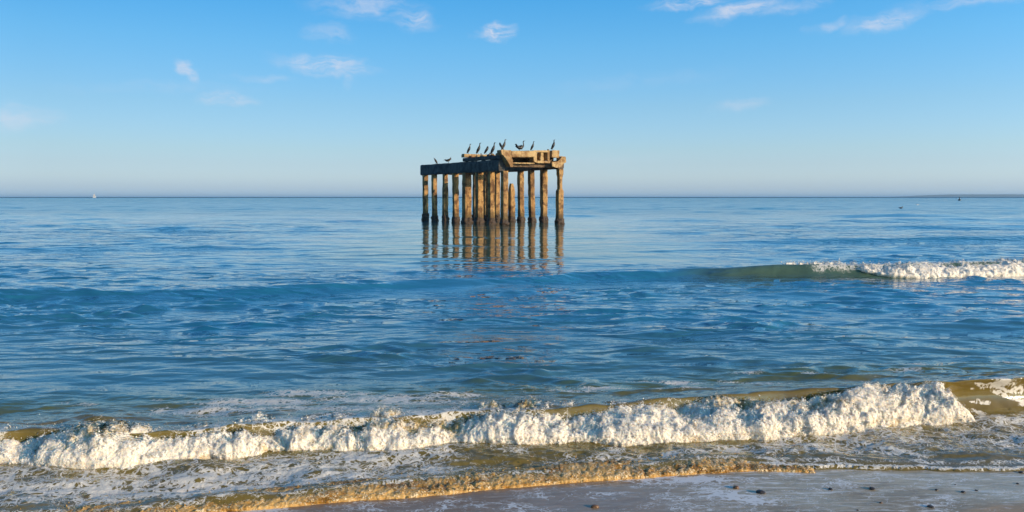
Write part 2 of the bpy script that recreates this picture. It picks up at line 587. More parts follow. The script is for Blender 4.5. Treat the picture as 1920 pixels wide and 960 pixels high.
def make_concrete(name, c1, c2, c3, streak=1.0, tide=False):
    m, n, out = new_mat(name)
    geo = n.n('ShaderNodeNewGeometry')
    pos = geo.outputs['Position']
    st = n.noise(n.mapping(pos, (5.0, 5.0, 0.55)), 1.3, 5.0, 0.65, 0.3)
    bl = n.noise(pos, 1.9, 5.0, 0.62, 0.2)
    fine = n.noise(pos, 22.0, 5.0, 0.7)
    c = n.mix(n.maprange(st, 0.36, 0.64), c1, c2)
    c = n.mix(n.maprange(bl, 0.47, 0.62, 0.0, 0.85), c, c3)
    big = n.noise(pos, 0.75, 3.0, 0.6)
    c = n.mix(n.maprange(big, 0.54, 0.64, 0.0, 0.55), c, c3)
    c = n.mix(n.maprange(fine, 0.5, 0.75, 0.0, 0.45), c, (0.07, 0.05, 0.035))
    if tide:
        s3 = n.n('ShaderNodeSeparateXYZ')
        n.link(pos, s3.inputs[0])
        h = n.math('ADD', s3.outputs[2], n.math('MULTIPLY', n.math('SUBTRACT', bl, 0.5), 1.6))
        c = n.mix(n.maprange(h, 1.15, 0.5, 0.0, 0.8), c, (0.085, 0.06, 0.025))
        c = n.mix(n.maprange(s3.outputs[2], 0.55, 0.3, 0.0, 0.8), c, (0.03, 0.028, 0.015))
    b = n.bump(n.math('ADD', fine, n.math('MULTIPLY', n.noise(pos, 6.0, 5.0, 0.7), 1.6)), 0.9, 0.05)
    p = principled(n, Base_Color=c, Roughness=0.85, Normal=b)
    n.link(p.outputs[0], out.inputs[0])
    return m


def simple_mat(name, c1, c2=None, rough=0.6, scale=20.0, bump=0.3, bd=0.01):
    m, n, out = new_mat(name)
    geo = n.n('ShaderNodeNewGeometry')
    nz = n.noise(geo.outputs['Position'], scale, 4.0, 0.6)
    col = n.mix(n.maprange(nz, 0.35, 0.65), c1, c2 or c1)
    p = principled(n, Base_Color=col, Roughness=rough, Normal=n.bump(nz, bump, bd))
    n.link(p.outputs[0], out.inputs[0])
    return m


M_water = make_water_mat()
M_foam = make_foam_mat('breaker_foam', (0.88, 0.78, 0.63), (0.58, 0.41, 0.17), ss=0.5)
M_foam_skin = make_foam_mat('froth_skin', (0.93, 0.85, 0.72), (0.62, 0.45, 0.20), ss=0.0, shell=True, goldbias=-0.08)
M_foam_skin_far = make_foam_mat('far_froth_skin', (0.93, 0.86, 0.74), (0.55, 0.45, 0.24), ss=0.0, goldbias=-0.15, shell=True, sc=0.45)
M_foam_far = make_foam_mat('far_breaker_foam', (0.86, 0.78, 0.66), (0.40, 0.33, 0.15), goldbias=-0.1, ss=0.0)
M_gold = make_foam_mat('shore_break_froth', (0.62, 0.38, 0.13), (0.40, 0.19, 0.03), goldbias=0.55, ss=0.1)
M_gold_skin = make_foam_mat('shore_froth_skin', (0.88, 0.68, 0.40), (0.66, 0.38, 0.10), goldbias=0.1, ss=0.0, shell=True, sc=1.6)
M_sand = make_sand_mat()
M_pile = make_concrete('stained_pile_concrete', (0.32, 0.165, 0.055), (0.56, 0.34, 0.13), (0.09, 0.04, 0.016), tide=True)
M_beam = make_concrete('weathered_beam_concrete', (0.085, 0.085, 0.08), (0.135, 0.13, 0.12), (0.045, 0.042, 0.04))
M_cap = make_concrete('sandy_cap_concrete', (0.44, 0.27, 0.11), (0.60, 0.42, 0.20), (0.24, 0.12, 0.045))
M_under = make_concrete('dark_brown_beam_concrete', (0.14, 0.095, 0.06), (0.22, 0.14, 0.08), (0.06, 0.04, 0.03))  # darker brown concrete for inner and lower parts
M_growth = simple_mat('mussel_growth', (0.022, 0.016, 0.012), (0.075, 0.04, 0.02), 0.6, 14.0, 1.0, 0.05)
M_bird = simple_mat('black_plumage', (0.010, 0.012, 0.014), (0.022, 0.022, 0.024), 0.45, 30.0)
M_birdb = simple_mat('brown_plumage', (0.05, 0.042, 0.035), (0.09, 0.08, 0.07), 0.6, 30.0)
M_pale = simple_mat('pale_throat_feathers', (0.35, 0.31, 0.27), (0.45, 0.42, 0.38), 0.7, 30.0)
M_beak = simple_mat('horn_beak', (0.10, 0.085, 0.06), None, 0.4)
M_white = simple_mat('white_plumage', (0.75, 0.75, 0.75), (0.82, 0.82, 0.82), 0.7, 10.0)
M_grey = simple_mat('grey_plumage', (0.30, 0.32, 0.34), None, 0.7, 10.0)
M_stone = simple_mat('dark_wet_stone', (0.035, 0.028, 0.024), (0.07, 0.055, 0.045), 0.25, 60.0, 0.5, 0.004)
M_stoneb = simple_mat('brown_wet_stone', (0.13, 0.065, 0.03), (0.20, 0.11, 0.05), 0.3, 60.0, 0.5, 0.004)
M_rust_and_shade = simple_mat('rusty_iron_and_opening_shade', (0.08, 0.035, 0.018), (0.15, 0.07, 0.03), 0.8, 30.0, 0.8, 0.02)
M_sail = simple_mat('white_sailcloth', (0.36, 0.36, 0.36), None, 0.7, 2.0)
M_hull = simple_mat('white_hull_paint', (0.78, 0.78, 0.78), None, 0.4, 2.0)
M_mast = simple_mat('grey_spar', (0.35, 0.35, 0.36), None, 0.5, 2.0)
M_buoy = simple_mat('dark_buoy_paint', (0.02, 0.035, 0.045), (0.03, 0.05, 0.06), 0.5, 2.0)
M_land = simple_mat('coastal_heath', (0.06, 0.09, 0.06), (0.12, 0.13, 0.10), 0.9, 0.004, 0.2, 1.0)


# ------------------------------------------------------------------ sand
def axis(lo, dlo, dhi, hi, step, grow=1.22):
    mid = list(np.arange(dlo, dhi + 1e-6, step))
    a, s = dlo, step
    left = []
    while a > lo:
        s *= grow
        a -= s
        left.append(a)
    b, s = dhi, step
    right = []
    while b < hi:
        s *= grow
        b += s
        right.append(b)
    return np.array(left[::-1] + mid + right)


xs = axis(-160, -7, 7, 160, 0.035)
ys = axis(-60, 2.6, 9.0, 14, 0.03)
X, Y = np.meshgrid(xs, ys)
Z = sand_z(X, Y)
d = T3(X) - Y
cx, cyy = ground(1930, 962)
lim = 0.66 + 0.55 * np.clip(3.1 - X, 0, 9)
wet = 1 - sstep(d + 0.10 * fbm(X * 1.1, Y * 1.1, seed=5), lim, lim + 0.10)
sf = np.exp(-(d / 0.05) ** 2) * 0.5 * sstep(X, -2.5, 0.5)
lob = sstep(fbm(X * 1.6 + Y * 1.5, Y * 4.0, seed=33), 0.0, 0.55)
sf = np.maximum(sf, (0.15 + 0.60 * lob) * sstep(d, -0.02, 0.06) * (1 - sstep(d, 0.28, 0.55)) * (1 - sstep(X, 0.9, 2.2)))
gx, gy = ground(1370, 935)
sf = np.maximum(sf, 0.98 * np.exp(-(((X - gx) - (gy - Y) * 0.9) / 0.28) ** 2 - ((Y - gy) / 0.22) ** 2))
gx, gy = ground(1340, 900)
sf = np.maximum(sf, 0.80 * np.exp(-(((X - gx)) / 0.5) ** 2 - ((Y - gy) / 0.12) ** 2))
gx, gy = ground(1870, 945)
sf = np.maximum(sf, 0.42 * np.exp(-((X - gx) / 0.40) ** 2 - ((Y - gy) / 0.16) ** 2))
sf = np.maximum(sf, 0.42 * sstep(d, 0.0, 0.1) * (1 - sstep(d, 0.8, 1.4)))
sand = mesh_obj('sand', np.stack([X, Y, Z], -1).reshape(-1, 3), grid_faces(len(ys), len(xs)), M_sand,
                attrs={'wet': wet, 'foam': sf, 'film': (1 - sstep(X + 0.5 * fbm(X, Y * 2, seed=12), 0.5, 2.0)) * (1 - sstep(d, 0.9, 1.6))})
tag(sand, kind='structure')

# ------------------------------------------------------------------ water
NROW, NCOL = 760, 1080
prow = np.concatenate([np.linspace(1040, 890, 90, endpoint=False), np.linspace(890, 700, 240, endpoint=False), np.linspace(700, 450, 330, endpoint=False), np.linspace(450, 376, 150, endpoint=False), np.linspace(376, 370.2, 14)])
NROW = len(prow)
_, yrow = ground(np.full(NROW, 960.0), prow)
# nothing between the shore-break and the camera needs water: start at the first row past the nearest shore
yrow = np.concatenate([yrow, [3200, 4500, 7000, 12000, 22000, 45000]])
aval = np.linspace(-0.76, 0.76, NCOL)
side = np.array([0.80, 0.9, 1.1, 1.35, 1.8, 2.6, 4.0, 7.0])
aval = np.concatenate([-side[::-1], aval, side])
Yg = np.repeat(yrow[:, None], len(aval), 1)
Xg = aval[None, :] * (Yg + 0.9)
dyr = np.gradient(yrow)
res = np.maximum(np.repeat(dyr[:, None], len(aval), 1), (Yg + 0.9) * 0.00141)


def ripple_field(X, Y, res, seed, n, lmin, lmax, slope, spread, power=0.0):
    r = np.random.default_rng(seed)
    lam = np.exp(r.uniform(math.log(lmin), math.log(lmax), n))
    th = r.normal(0, spread, n)
    ph = r.uniform(0, 2 * math.pi, n)
    wx = X + 0.55 * fbm(X * 0.35, Y * 0.35, seed=seed + 3, octv=2)
    wy = Y + 0.35 * fbm(X * 0.30 + 5, Y * 0.45, seed=seed + 4, octv=2)
    z = np.zeros_like(X)
    a0 = slope * math.sqrt(2.0 / n)
    for l, t, p in zip(lam, th, ph):
        k = 2 * math.pi / l
        at = np.clip((l / 2.2 - res) / (l / 4.0), 0, 1)
        if at.max() <= 0: continue
        s = np.sin(k * (wx * math.sin(t) + wy * math.cos(t)) + p)
        z += (a0 / k) * (l / 1.0) ** power * at * (s + 0.25 * (s * s))
    return z


def ridge(Y, toe, H, W, L, sharp=1.6):
    s = (Y - toe) / W
    fr = np.where(s < 1, sstep(s, 0, 1) ** sharp, 0)
    bk = np.where(s >= 1, np.exp(-(np.maximum(s - 1, 0) * W / L) ** 1.5), 0)
    return H * (fr + bk)


patch = 0.55 + 0.45 * fbm(Xg * 0.10, Yg * 0.22, seed=41, octv=3)
calm = np.exp(-(np.abs(Xg + 0.5) / 11.0) ** 3) * sstep(Yg, 19.5, 24) * (1 - sstep(Yg, 60, 85))
env = 0.35 + 1.35 * sstep(fbm(Xg * .55, Yg * .9, seed=44, octv=4), 0.0, 0.55)
env2 = 0.5 + 1.0 * sstep(fbm(Xg * .16, Yg * .28, seed=45, octv=4), -0.05, 0.5)
cf = 1 - 0.66 * calm
rip = cf * env * ripple_field(Xg, Yg, res, 3, 100, 0.16, 0.9, 0.150, 0.38) + (1 - 0.42 * calm) * env2 * ripple_field(Xg, Yg, res, 5, 50, 0.8, 3.4, 0.052, 0.42)
env3 = 0.35 + 1.3 * sstep(fbm(Xg * .05, Yg * .06, seed=46, octv=4), -0.1, 0.5)
rip = rip * (1 - 0.5 * sstep(Yg, 60, 200)) + (1 - 0.8 * calm) * env3 * sstep(Yg, 26, 60) * ripple_field(Xg, Yg, res * 0.8, 9, 50, 3.0, 14.0, 0.027, 0.55)
rip = rip * (0.55 + 0.6 * np.clip(patch * 1.5, 0, 1.4)) * (1 + 0.5 * sstep(Yg, 45, 110))
swell = 0.03 * np.sin(2 * math.pi * (Yg + 0.10 * Xg + 1.5 * fbm(Xg * .04, Yg * .04, seed=8, octv=2)) / 7.5) * sstep(Yg, 20, 30) * (1 - sstep(Yg, 90, 160))
swell *= (0.4 + 0.6 * fbm(Xg * .05, Yg * .05, seed=18, octv=2))
# two low swells farther out
T4 = curve([(-500, 462), (600, 462), (1250, 462), (1500, 459), (1920, 453), (2400, 449)])
T5 = curve([(-500, 480), (0, 474), (300, 470), (700, 470), (1000, 468), (1300, 468), (2400, 468)])
sw4 = ridge(Yg, T4(Xg), 0.16 * sstep(Xg, 2, 14), 1.7, 2.5, 1.0)
sw5 = ridge(Yg, T5(Xg), 0.09 * (1 - sstep(Xg, -14, -6)), 1.4, 2.5, 1.0)
wob1 = 0.05 * fbm(Xg * 1.4, Yg * 0.0, seed=51, octv=3)
z1 = ridge(Yg, T1(Xg) + wob1, H1(Xg), W1(Xg), 0.62)
wob2 = 0.34 * fbm(Xg * 0.5, Yg * 0.0, seed=52, octv=3)
H2v = 1 + 0.36 * fbm(Xg * .22, Yg * 0, seed=154, octv=3) * (1 - sstep(Xg, 1.5, 5.0))
z2 = H2v * (1 + 0.14 * fbm(Xg * 1.3, Yg * 2.2, seed=152, octv=4)) * ridge(Yg, T2(Xg) + wob2, H2(Xg), W2(Xg), 1.6, 1.3)
wob3 = (0.04 + 0.05 * sstep(Xg, 1.5, 2.5)) * fbm(Xg * 2.0, Yg * 0.0, seed=53, octv=4)
t3 = T3(Xg) + wob3
z3 = ridge(Yg, t3, H3(Xg) * 0.6, 0.12 + Xg * 0, 0.12, 1.0)
# choppy water between shore break and breaker, and behind the breaker
chop = fbm(Xg * 2.2, Yg * 4.5, seed=61, octv=5, gain=0.55)
inner = (1 - sstep(Yg, T1(Xg) - 0.1, T1(Xg) + 0.1)) * sstep(Yg, t3, t3 + 0.3)
behind = sstep(Yg, T1(Xg) + 0.3, T1(Xg) + 0.8) * np.exp(-((Yg - T1(Xg)) / 2.6) ** 2)
Zg = rip * sstep(Yg, T1(Xg) - 0.1, T1(Xg) + 2.2) + rip * 0.35 * (1 - sstep(Yg, T1(Xg) - 0.1, T1(Xg) + 2.2)) + swell + sw4 + sw5
Zg = Zg + z1 + z2 + z3 + chop * (0.046 * inner + 0.030 * behind)
lip = sstep(Xg, x1790 - 0.4, x1790 + 0.2)
Zg = Zg + lip * 0.020 * fbm(Xg * 3, Yg * 8, seed=171, octv=4) * (z1 > .02)
Zg = Zg + 0.015 + 0.012 * vnoise(Xg * 6, Yg * 9, seed=71) * np.clip(z1 / 0.2, 0, 1) * (1 - 0.6 * lip)
Zg = np.where(Yg < t3, np.minimum(Zg, 0.01) - 0.6 * (t3 - Yg), Zg)
Ysh = Yg - (0.10 + 0.12 * lip) * np.clip(z1 / np.maximum(H1(Xg), .01), 0, 1) ** 3 - 0.12 * sstep(Xg, x1510 - 3, x1510) * np.clip(z2 / np.maximum(H2(Xg), .01), 0, 1) ** 3

gw = sstep(Xg, 3.2, 6.0) * np.exp(-((Yg - T2(Xg) - 0.3) / 0.9) ** 2)
silt_and_reflection = 1 - 0.80 * sstep(Yg, T1(Xg) + 0.5, T1(Xg) + 2.6) - 0.20 * sstep(Yg, 9, 14) + 0.42 * gw
silt_and_reflection = silt_and_reflection + 0.12 * fbm(Xg * .25, Yg * .35, seed=77) * (Yg < 24)
silt_and_reflection = np.maximum(silt_and_reflection, 0.40 * np.exp(-((Xg + 0.8) / 6.5) ** 4) * sstep(Yg, 21, 27) * (1 - sstep(Yg, 62, 75)))  # green-brown also painted where the platform's reflection falls, to warm it
silt_and_reflection = np.clip(silt_and_reflection, 0, 1)

foam = np.zeros_like(Xg)
dist3 = Yg - t3
foam = np.maximum(foam, inner * (0.56 + 0.36 * fbm(Xg * .8, Yg * 1.7, seed=81)))
foam = np.maximum(foam, 0.55 * np.exp(-((dist3 - 0.10) / 0.07) ** 2))
foam = np.maximum(foam, 0.80 * np.exp(-((dist3 - 0.02) / 0.035) ** 2) * sstep(Xg, 1.2, 2.0))
nearcrest = np.exp(-((Yg - T1(Xg) - W1(Xg) - 0.05) / 0.30) ** 2)
foam = np.maximum(foam, nearcrest * (0.56 + 0.36 * fbm(Xg * 1.2, Yg * 2, seed=181, octv=3) - 0.50 * sstep(Xg, 1.5, 2.6)))


def blob(px, py, rx, ry, s, shear=0.0):
    global foam
    gx, gy = ground(px, py)
    foam = np.maximum(foam, (s * 1.12 + 0.03) * np.exp(-(((Xg - gx) - shear * (Yg - gy)) / rx) ** 2 - ((Yg - gy) / ry) ** 2))


for b in [(590, 750, .75, .20, .78), (480, 768, .8, .22, .72), (700, 765, .9, .28, .66), (560, 790, 1.3, .32, .70), (800, 772, .8, .22, .66), (860, 755, .6, .15, .5), (380, 785, .9, .22, .64),
          (1070, 745, .5, .10, .60, -1.2), (1140, 738, .6, .10, .64, -2.2), (1270, 722, .7, .12, .60, -2.2), (1410, 722, .5, .14, .62, -2.0),
          (1390, 705, .35, .10, .5), (1300, 745, .6, .12, .54), (1700, 700, .5, .12, .56), (1540, 708, .5, .12, .5), (1900, 688, .5, .10, .58), (1720, 690, .3, .1, .62),
          (1000, 755, .5, .10, .5), (140, 765, .4, .12, .42), (300, 760, .3, .1, .4), (1620, 722, .4, .1, .5), (1850, 790, .8, .15, .6)]:
    blob(*b)
# faint residual froth trailing behind the breaker
foam = np.maximum(foam, (0.38 + 0.20 * fbm(Xg * .6, Yg * .8, seed=83)) * behind)
# foam veins on the glassy right-hand face
vein = np.abs(fbm(Xg * 1.7 + Zg * 5.0, Zg * 6.0 + Yg, seed=87, octv=4))
face = lip * (Yg > T1(Xg) - 0.1) * (Yg < T1(Xg) + W1(Xg) + 0.25) * sstep(Xg, x1790 + 0.12, x1790 + 0.3)
foam = np.maximum(foam, face * (0.58 * (1 - sstep(vein, 0.01, 0.12)) + 0.30))
# second breaker: churned water in front of and behind the white crest
b2x = sstep(Xg, x1510 - 0.6, x1510 + 0.8)
foam = np.maximum(foam, b2x * 0.52 * np.exp(-((Yg - T2(Xg) + 0.35) / 0.45) ** 2))
foam = np.maximum(foam, b2x * 0.75 * np.exp(-((Yg - T2(Xg) - 0.55) / 0.35) ** 2))
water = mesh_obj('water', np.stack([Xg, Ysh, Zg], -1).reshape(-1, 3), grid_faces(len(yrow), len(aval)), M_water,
                 attrs={'foam': foam, 'silt_and_reflection': silt_and_reflection, 'calm': calm})
tag(water, kind='structure')


# ------------------------------------------------------------------ foam of the breakers: lumpy sheets with overhangs
def foam_sheet(name, mat, x0, x1, nu, nv, toe, H, W, bulge, wob, lumps, seed, cover=None, goldf=None, back=0.12, topstart=None, shells=(), shell_mat=None):
    xs = np.linspace(x0, x1, nu)
    t = np.linspace(0, 1, nv)
    U, T = np.meshgrid(xs, t, indexing='ij')
    toeY = toe(U) + wob * fbm(U * 1.3 / max(wob * 12, .5), U * 0 + 3.1, seed=seed, octv=2)
    h, wd = H(U), W(U)
    if cover is not None:
        cv = cover(U)
    else:
        cv = np.ones_like(U)
    # cross-section: under-curled toe, bulging front, crest, and a little of the back
    ct = np.array([0, .12, .3, .55, .8, .92, 1.0])
    cyv = np.array([0.10, -bulge, -bulge * 0.9, 0.22, 0.80, 1.0, 1.0])
    czv = np.array([-0.10, 0.02, 0.36, 0.76, 1.0, 0.97, 0.72])
    tt = T * (0.35 + 0.65 * cv)
    if topstart is not None:
        ts = topstart(U)
        tt = ts + (1 - ts) * T
    yy = np.interp(tt, ct, cyv)
    zz = np.interp(tt, ct, czv)
    big = fbm(U * 1.9, U * 0 + seed, seed=seed + 9, octv=3)
    hh = h * (1.0 + 0.34 * big)
    Yp = toeY + yy * wd + back * sstep(tt, .88, 1.0)
    Zp = zz * hh
    P = np.stack([U, Yp, Zp], -1)
    if topstart is not None:
        tuck = 1 - sstep(T, 0.0, 0.10)
        P[..., 1] += tuck * 0.35 * ts
        P[..., 2] -= tuck * 0.04
    du = np.gradient(P, axis=0)
    dv = np.gradient(P, axis=1)
    N = np.cross(du, dv)
    N /= np.linalg.norm(N, axis=-1, keepdims=True) + 1e-9
    N = -N if N[nu // 2, nv // 3, 1] > 0 else N
    wx = U + 0.03 * vnoise(U * 9, Yp * 9, Zp * 9, seed + 1)
    wy = Yp + 0.03 * vnoise(U * 9 + 4, Yp * 9, Zp * 9, seed + 2)
    wz = Zp + 0.03 * vnoise(U * 9 + 8, Yp * 9, Zp * 9, seed + 3)
    D = np.zeros_like(U)
    crease_shade = np.zeros_like(U)
    for k, (sz, am) in enumerate(lumps):
        f1, f2 = worley(wx / sz, wy / sz * 0.9, wz / sz, seed + 20 + k)
        D += am * (np.clip(1.15 - f1 * f1 * 1.25, 0, 1.15) - 0.45)
        crease_shade = crease_shade + (0.50, 0.42, 0.30, 0.2)[k] * sstep(f1, 0.55, 1.0)  # golden-brown painted into creases, as shade and as thinner foam
    mod = 0.65 + 0.5 * (fbm(U * 2.3, Zp * 4, seed=seed + 30, octv=2))
    fine = fbm(wx / lumps[-1][0] * .8, wy / lumps[-1][0] * .8, wz / lumps[-1][0] * .8, seed=seed + 77, octv=3) * lumps[-1][1] * 1.6
    D = D + fine
    D *= mod * (1 - 0.65 * sstep(T, .93, 1.0))
    P = P + N * D[..., None] + np.stack([0 * D, 0 * D, 0.3 * np.abs(D)], -1)
    rag = U + (0.16 * fbm(Zp * 9, U * 3, seed=seed + 61, octv=4) + 0.05) * sstep(U, x1 - 0.6, x1 - 0.1)
    edge = sstep(U, x0, x0 + (x1 - x0) * 0.02) * (1 - sstep(rag, x1 - (x1 - x0) * 0.03, x1))
    P[..., 2] = P[..., 2] * edge - 0.05 * (1 - edge)
    D2 = D + 0.0
    gold = (goldf(U, tt, P) if goldf else np.zeros_like(U)) + crease_shade * 0.75 - 0.12
    o = mesh_obj(name, P.reshape(-1, 3), grid_faces(nu, nv), mat, attrs={'gold': gold})
    # airy outer froth: thinner and thinner skins of bubbles with gaps
    for k, off in enumerate(shells):
        lf = np.full(U.shape, (k + 1) / len(shells))
        Q = P + N * (off * (0.6 + 0.8 * np.clip(D2 / (lumps[0][1] * .8) + .5, 0, 1.5)))[..., None] + np.stack([0 * U, 0 * U, U * 0 + off * .4], -1)
        Q[..., 2] = Q[..., 2] * edge - 0.05 * (1 - edge)
        Q = Q[::2, ::2]
        so = mesh_obj('froth_skin', Q.reshape(-1, 3), grid_faces(*Q.shape[:2]), shell_mat, o, attrs={'gold': gold[::2, ::2], 'shell': lf[::2, ::2]})
        so['kind'] = 'stuff'
    return o, P, N


def add_drops(name, P, N, n, rmin, rmax, reach, mat, seed, parent, zmin=0.03, weight=None):
    """thrown droplets and froth balls, one joined part"""
    r = np.random.default_rng(seed)
    bm = bmesh.new()
    bmesh.ops.create_icosphere(bm, subdivisions=1, radius=1)
    base = np.array([v.co[:] for v in bm.verts])
    fc = np.array([[v.index for v in f.verts] for f in bm.faces])
    bm.free()
    flat = P.reshape(-1, 3)
    nf = N.reshape(-1, 3)
    ok = flat[:, 2] > zmin
    idx = np.nonzero(ok)[0]
    pr = None
    if weight is not None:
        pr = weight(flat[idx])
        pr = pr / pr.sum()
    pick = r.choice(idx, n, p=pr)
    rad = rmin * (rmax / rmin) ** (r.random(n) ** 2.2)
    off = reach * r.exponential(1, n) * 0.35
    c = flat[pick] + nf[pick] * off[:, None] + np.stack([r.normal(0, .3, n) * off, r.normal(0, .3, n) * off, np.abs(r.normal(0, .6, n)) * off], -1)
    V = (base[None] * rad[:, None, None] * r.uniform(.7, 1.3, (n, 1, 3)) + c[:, None]).reshape(-1, 3)
    F = (fc[None] + (np.arange(n) * len(base))[:, None, None]).reshape(-1, 3)
    o = mesh_obj(name, V, F, mat, parent, attrs={'gold': np.zeros(len(V))})
    o['kind'] = 'stuff'
    return o


def gold1(U, t, P):
    up = sstep(t, 0.30, 0.80)
    n = fbm(U * 1.9, P[..., 2] * 7, P[..., 1] * 3, seed=101, octv=5)
    return np.clip(0.24 + up * (0.42 + 0.75 * n) + 0.40 * n, 0, 1.1)


cov1 = lambda U: 1.0 - 0.34 * sstep(U, 0.9, 2.0) + 0.18 * vnoise(U * 2.1, U * 0, seed=4) * sstep(U, 0.3, 1.5)
f1o, P1, N1 = foam_sheet('breaker_foam', M_foam, -5.9, x1790 + 0.24, 1850, 110, T1, lambda x: H1(x) - 0.036 + 0.012 * sstep(x, 0, 3), W1, 0.16, 0.16,
                         [(0.24, 0.075), (0.11, 0.048), (0.05, 0.022), (0.022, 0.008)], 11, cov1, gold1,
                         shells=(0.007, 0.015, 0.026), shell_mat=M_foam_skin)
tag(f1o, 'long lumpy white and golden foam of the wave breaking nearest the sand', 'foam', kind='stuff')
add_drops('spray_drop', P1, N1, 1700, 0.002, 0.008, 0.018, M_foam, 3, f1o, weight=lambda p: 0.3 + sstep(p[:, 2], 0.12, 0.26) * 2)

add_drops('froth_ball', P1, N1, 4000, 0.002, 0.008, 0.014, M_foam, 13, f1o, zmin=0.0)

f2o, P2, N2 = foam_sheet('breaker_foam', M_foam_far, x1510 - 0.5, 18.5, 800, 44, T2, lambda x: (H2(x) - .02), lambda x: W2(x) + 0 * x, 0.12, 0.22,
                         [(0.30, 0.075), (0.14, 0.055), (0.07, 0.03)], 57, None, lambda U, t, P: 0.15 + 0.3 * fbm(U * 2, t * 5, seed=9), back=0.1, topstart=lambda x: 0.86 * (1 - sstep(x, x1510 - 0.5, x1510 + 3.4)) ** 0.8,
                         shells=(0.02, 0.045), shell_mat=M_foam_skin_far)
tag(f2o, 'white foam crest of the small breaker farther out, at the right', 'foam', kind='stuff')
add_drops('spray_drop', P2, N2, 600, 0.008, 0.025, 0.04, M_foam_far, 4, f2o, zmin=0.15)


def gold3(U, t, P):
    return 0.22 + 0.6 * fbm(U * 4, t * 4, seed=77, octv=4) - 0.1 * (1 - t)


f3o, P3, N3 = foam_sheet('shore_froth', M_gold, -3.6, float(ground(1560, 878)[0]), 900, 36, lambda x: T3(x) - 0.03, lambda x: H3(x) * 0.66 + 0.004, lambda x: 0.24 + 0 * x, 0.04, 0.12,
                         [(0.08, 0.012), (0.035, 0.008), (0.015, 0.004)], 91, None, gold3, back=0.05, shells=(0.003, 0.008), shell_mat=M_gold_skin)
tag(f3o, 'low ragged line of golden sandy froth running up the wet sand', 'foam', kind='stuff')
add_drops('froth_ball', P3, N3, 700, 0.002, 0.007, 0.02, M_gold, 6, f3o, zmin=0.01)


# ------------------------------------------------------------------ ruined platform in the sea
def rough_bar(p0, p1, w, h, seg=0.30, amp=0.03, seed=0, nsec=5, taper=None, bite=0.0, up=(0, 0, 1)):
    """eroded rectangular bar from p0 to p1: returns bmesh. w across, h along 'up'."""
    p0, p1 = Vector(p0), Vector(p1)
    ax = (p1 - p0)
    L = ax.length
    ax.normalize()
    upv = Vector(up)
    sx = ax.cross(upv).normalized()
    sy = sx.cross(ax).normalized()
    nl = max(2, int(round(L / seg)))
    ring = []
    q = nsec - 1
    for side_ in range(4):
        for k in range(q):
            f = -1 + 2 * k / q
            ring.append([(f, -1), (1, f), (-f, 1), (-1, -f)][side_])
    ring = np.array(ring, float)
    cut = 0.90
    rr = np.where((np.abs(ring).min(axis=1, keepdims=True) > 0.99), ring * cut, ring)
    bm = bmesh.new()
    rows = []
    for i in range(nl + 1):
        f = i / nl
        c = p0 + ax * (L * f)
        tw = taper(f) if taper else (1, 1)
        row = []
        for (u_, v_) in rr:
            pos = c + sx * (u_ * w / 2 * tw[0]) + sy * (v_ * h / 2 * tw[1])
            row.append(pos)
        rows.append(row)
    A = np.array([[p[:] for p in row] for row in rows])
    off = np.stack([fbm(A[..., 0] * 2.6 + 7 * k, A[..., 1] * 2.6, A[..., 2] * 2.6, seed=seed + k, octv=3) for k in range(3)], -1)
    A = A + off * amp * 2.0
    if bite:
        b = np.clip(fbm(A[..., 0] * 1.1, A[..., 1] * 1.1, A[..., 2] * 1.1, seed=seed + 40, octv=3) - 0.18, 0, 1)
        cen = A.mean(axis=1, keepdims=True)
        A = A - (A - cen) * (b[..., None] * bite * 2.2)
    vr = [[bm.verts.new(tuple(p)) for p in row] for row in A]
    m = len(rr)
    for i in range(nl):
        for j in range(m):
            bm.faces.new((vr[i][j], vr[i][(j + 1) % m], vr[i + 1][(j + 1) % m], vr[i + 1][j]))
    for row in (vr[0][::-1], vr[-1]):
        c = bm.verts.new(tuple(np.mean([v.co[:] for v in row], axis=0)))
        for j in range(m):
            bm.faces.new((row[j], row[(j + 1) % m], c))
    return bm


PX, PY = -0.555, 55.5
plat = empty('ruined_sea_platform', (PX, PY, 0), R(32.1))
tag(plat, 'ruined concrete platform on stained square piles standing in the sea', 'ruined pier')
SP = 1.77
BX = 4.716


def growth(parent, x, y, z0, z1, r, seed):
    nr, na = 16, 28
    th = np.linspace(0, 2 * math.pi, na, endpoint=False)
    zz = np.linspace(z0, z1 + 0.12 * vnoise(np.array([seed * 1.7]), np.array([0.3]))[0], nr)
    T, Zm = np.meshgrid(th, zz)
    sq = 1.0 / np.maximum(np.abs(np.cos(T)), np.abs(np.sin(T))) ** 0.6
    prof = np.sin(np.linspace(0.12, 1, nr) * math.pi * 0.96)[:, None] ** 0.5
    rad = (r * (0.80 + 0.30 * prof)) * sq
    cxm, cym = np.cos(T), np.sin(T)
    w1_, _w = worley(cxm * 1.6 + seed, cym * 1.6, Zm * 6.5, seed)
    rad = rad + 0.10 * fbm(cxm * 3.2 + seed, cym * 3.2, Zm * 6, seed=seed, octv=3) + 0.10 * (0.55 - w1_) + 0.03
    V = np.stack([x + cxm * rad, y + cym * rad, Zm], -1).reshape(-1, 3)
    F = []
    for i in range(nr - 1):
        for j in range(na):
            F.append((i * na + j, i * na + (j + 1) % na, (i + 1) * na + (j + 1) % na, (i + 1) * na + j))
    F.append(tuple((nr - 1) * na + j for j in range(na)))
    F.append(tuple(j for j in range(na))[::-1])
    return mesh_obj('marine_growth', V, F, M_growth, parent)


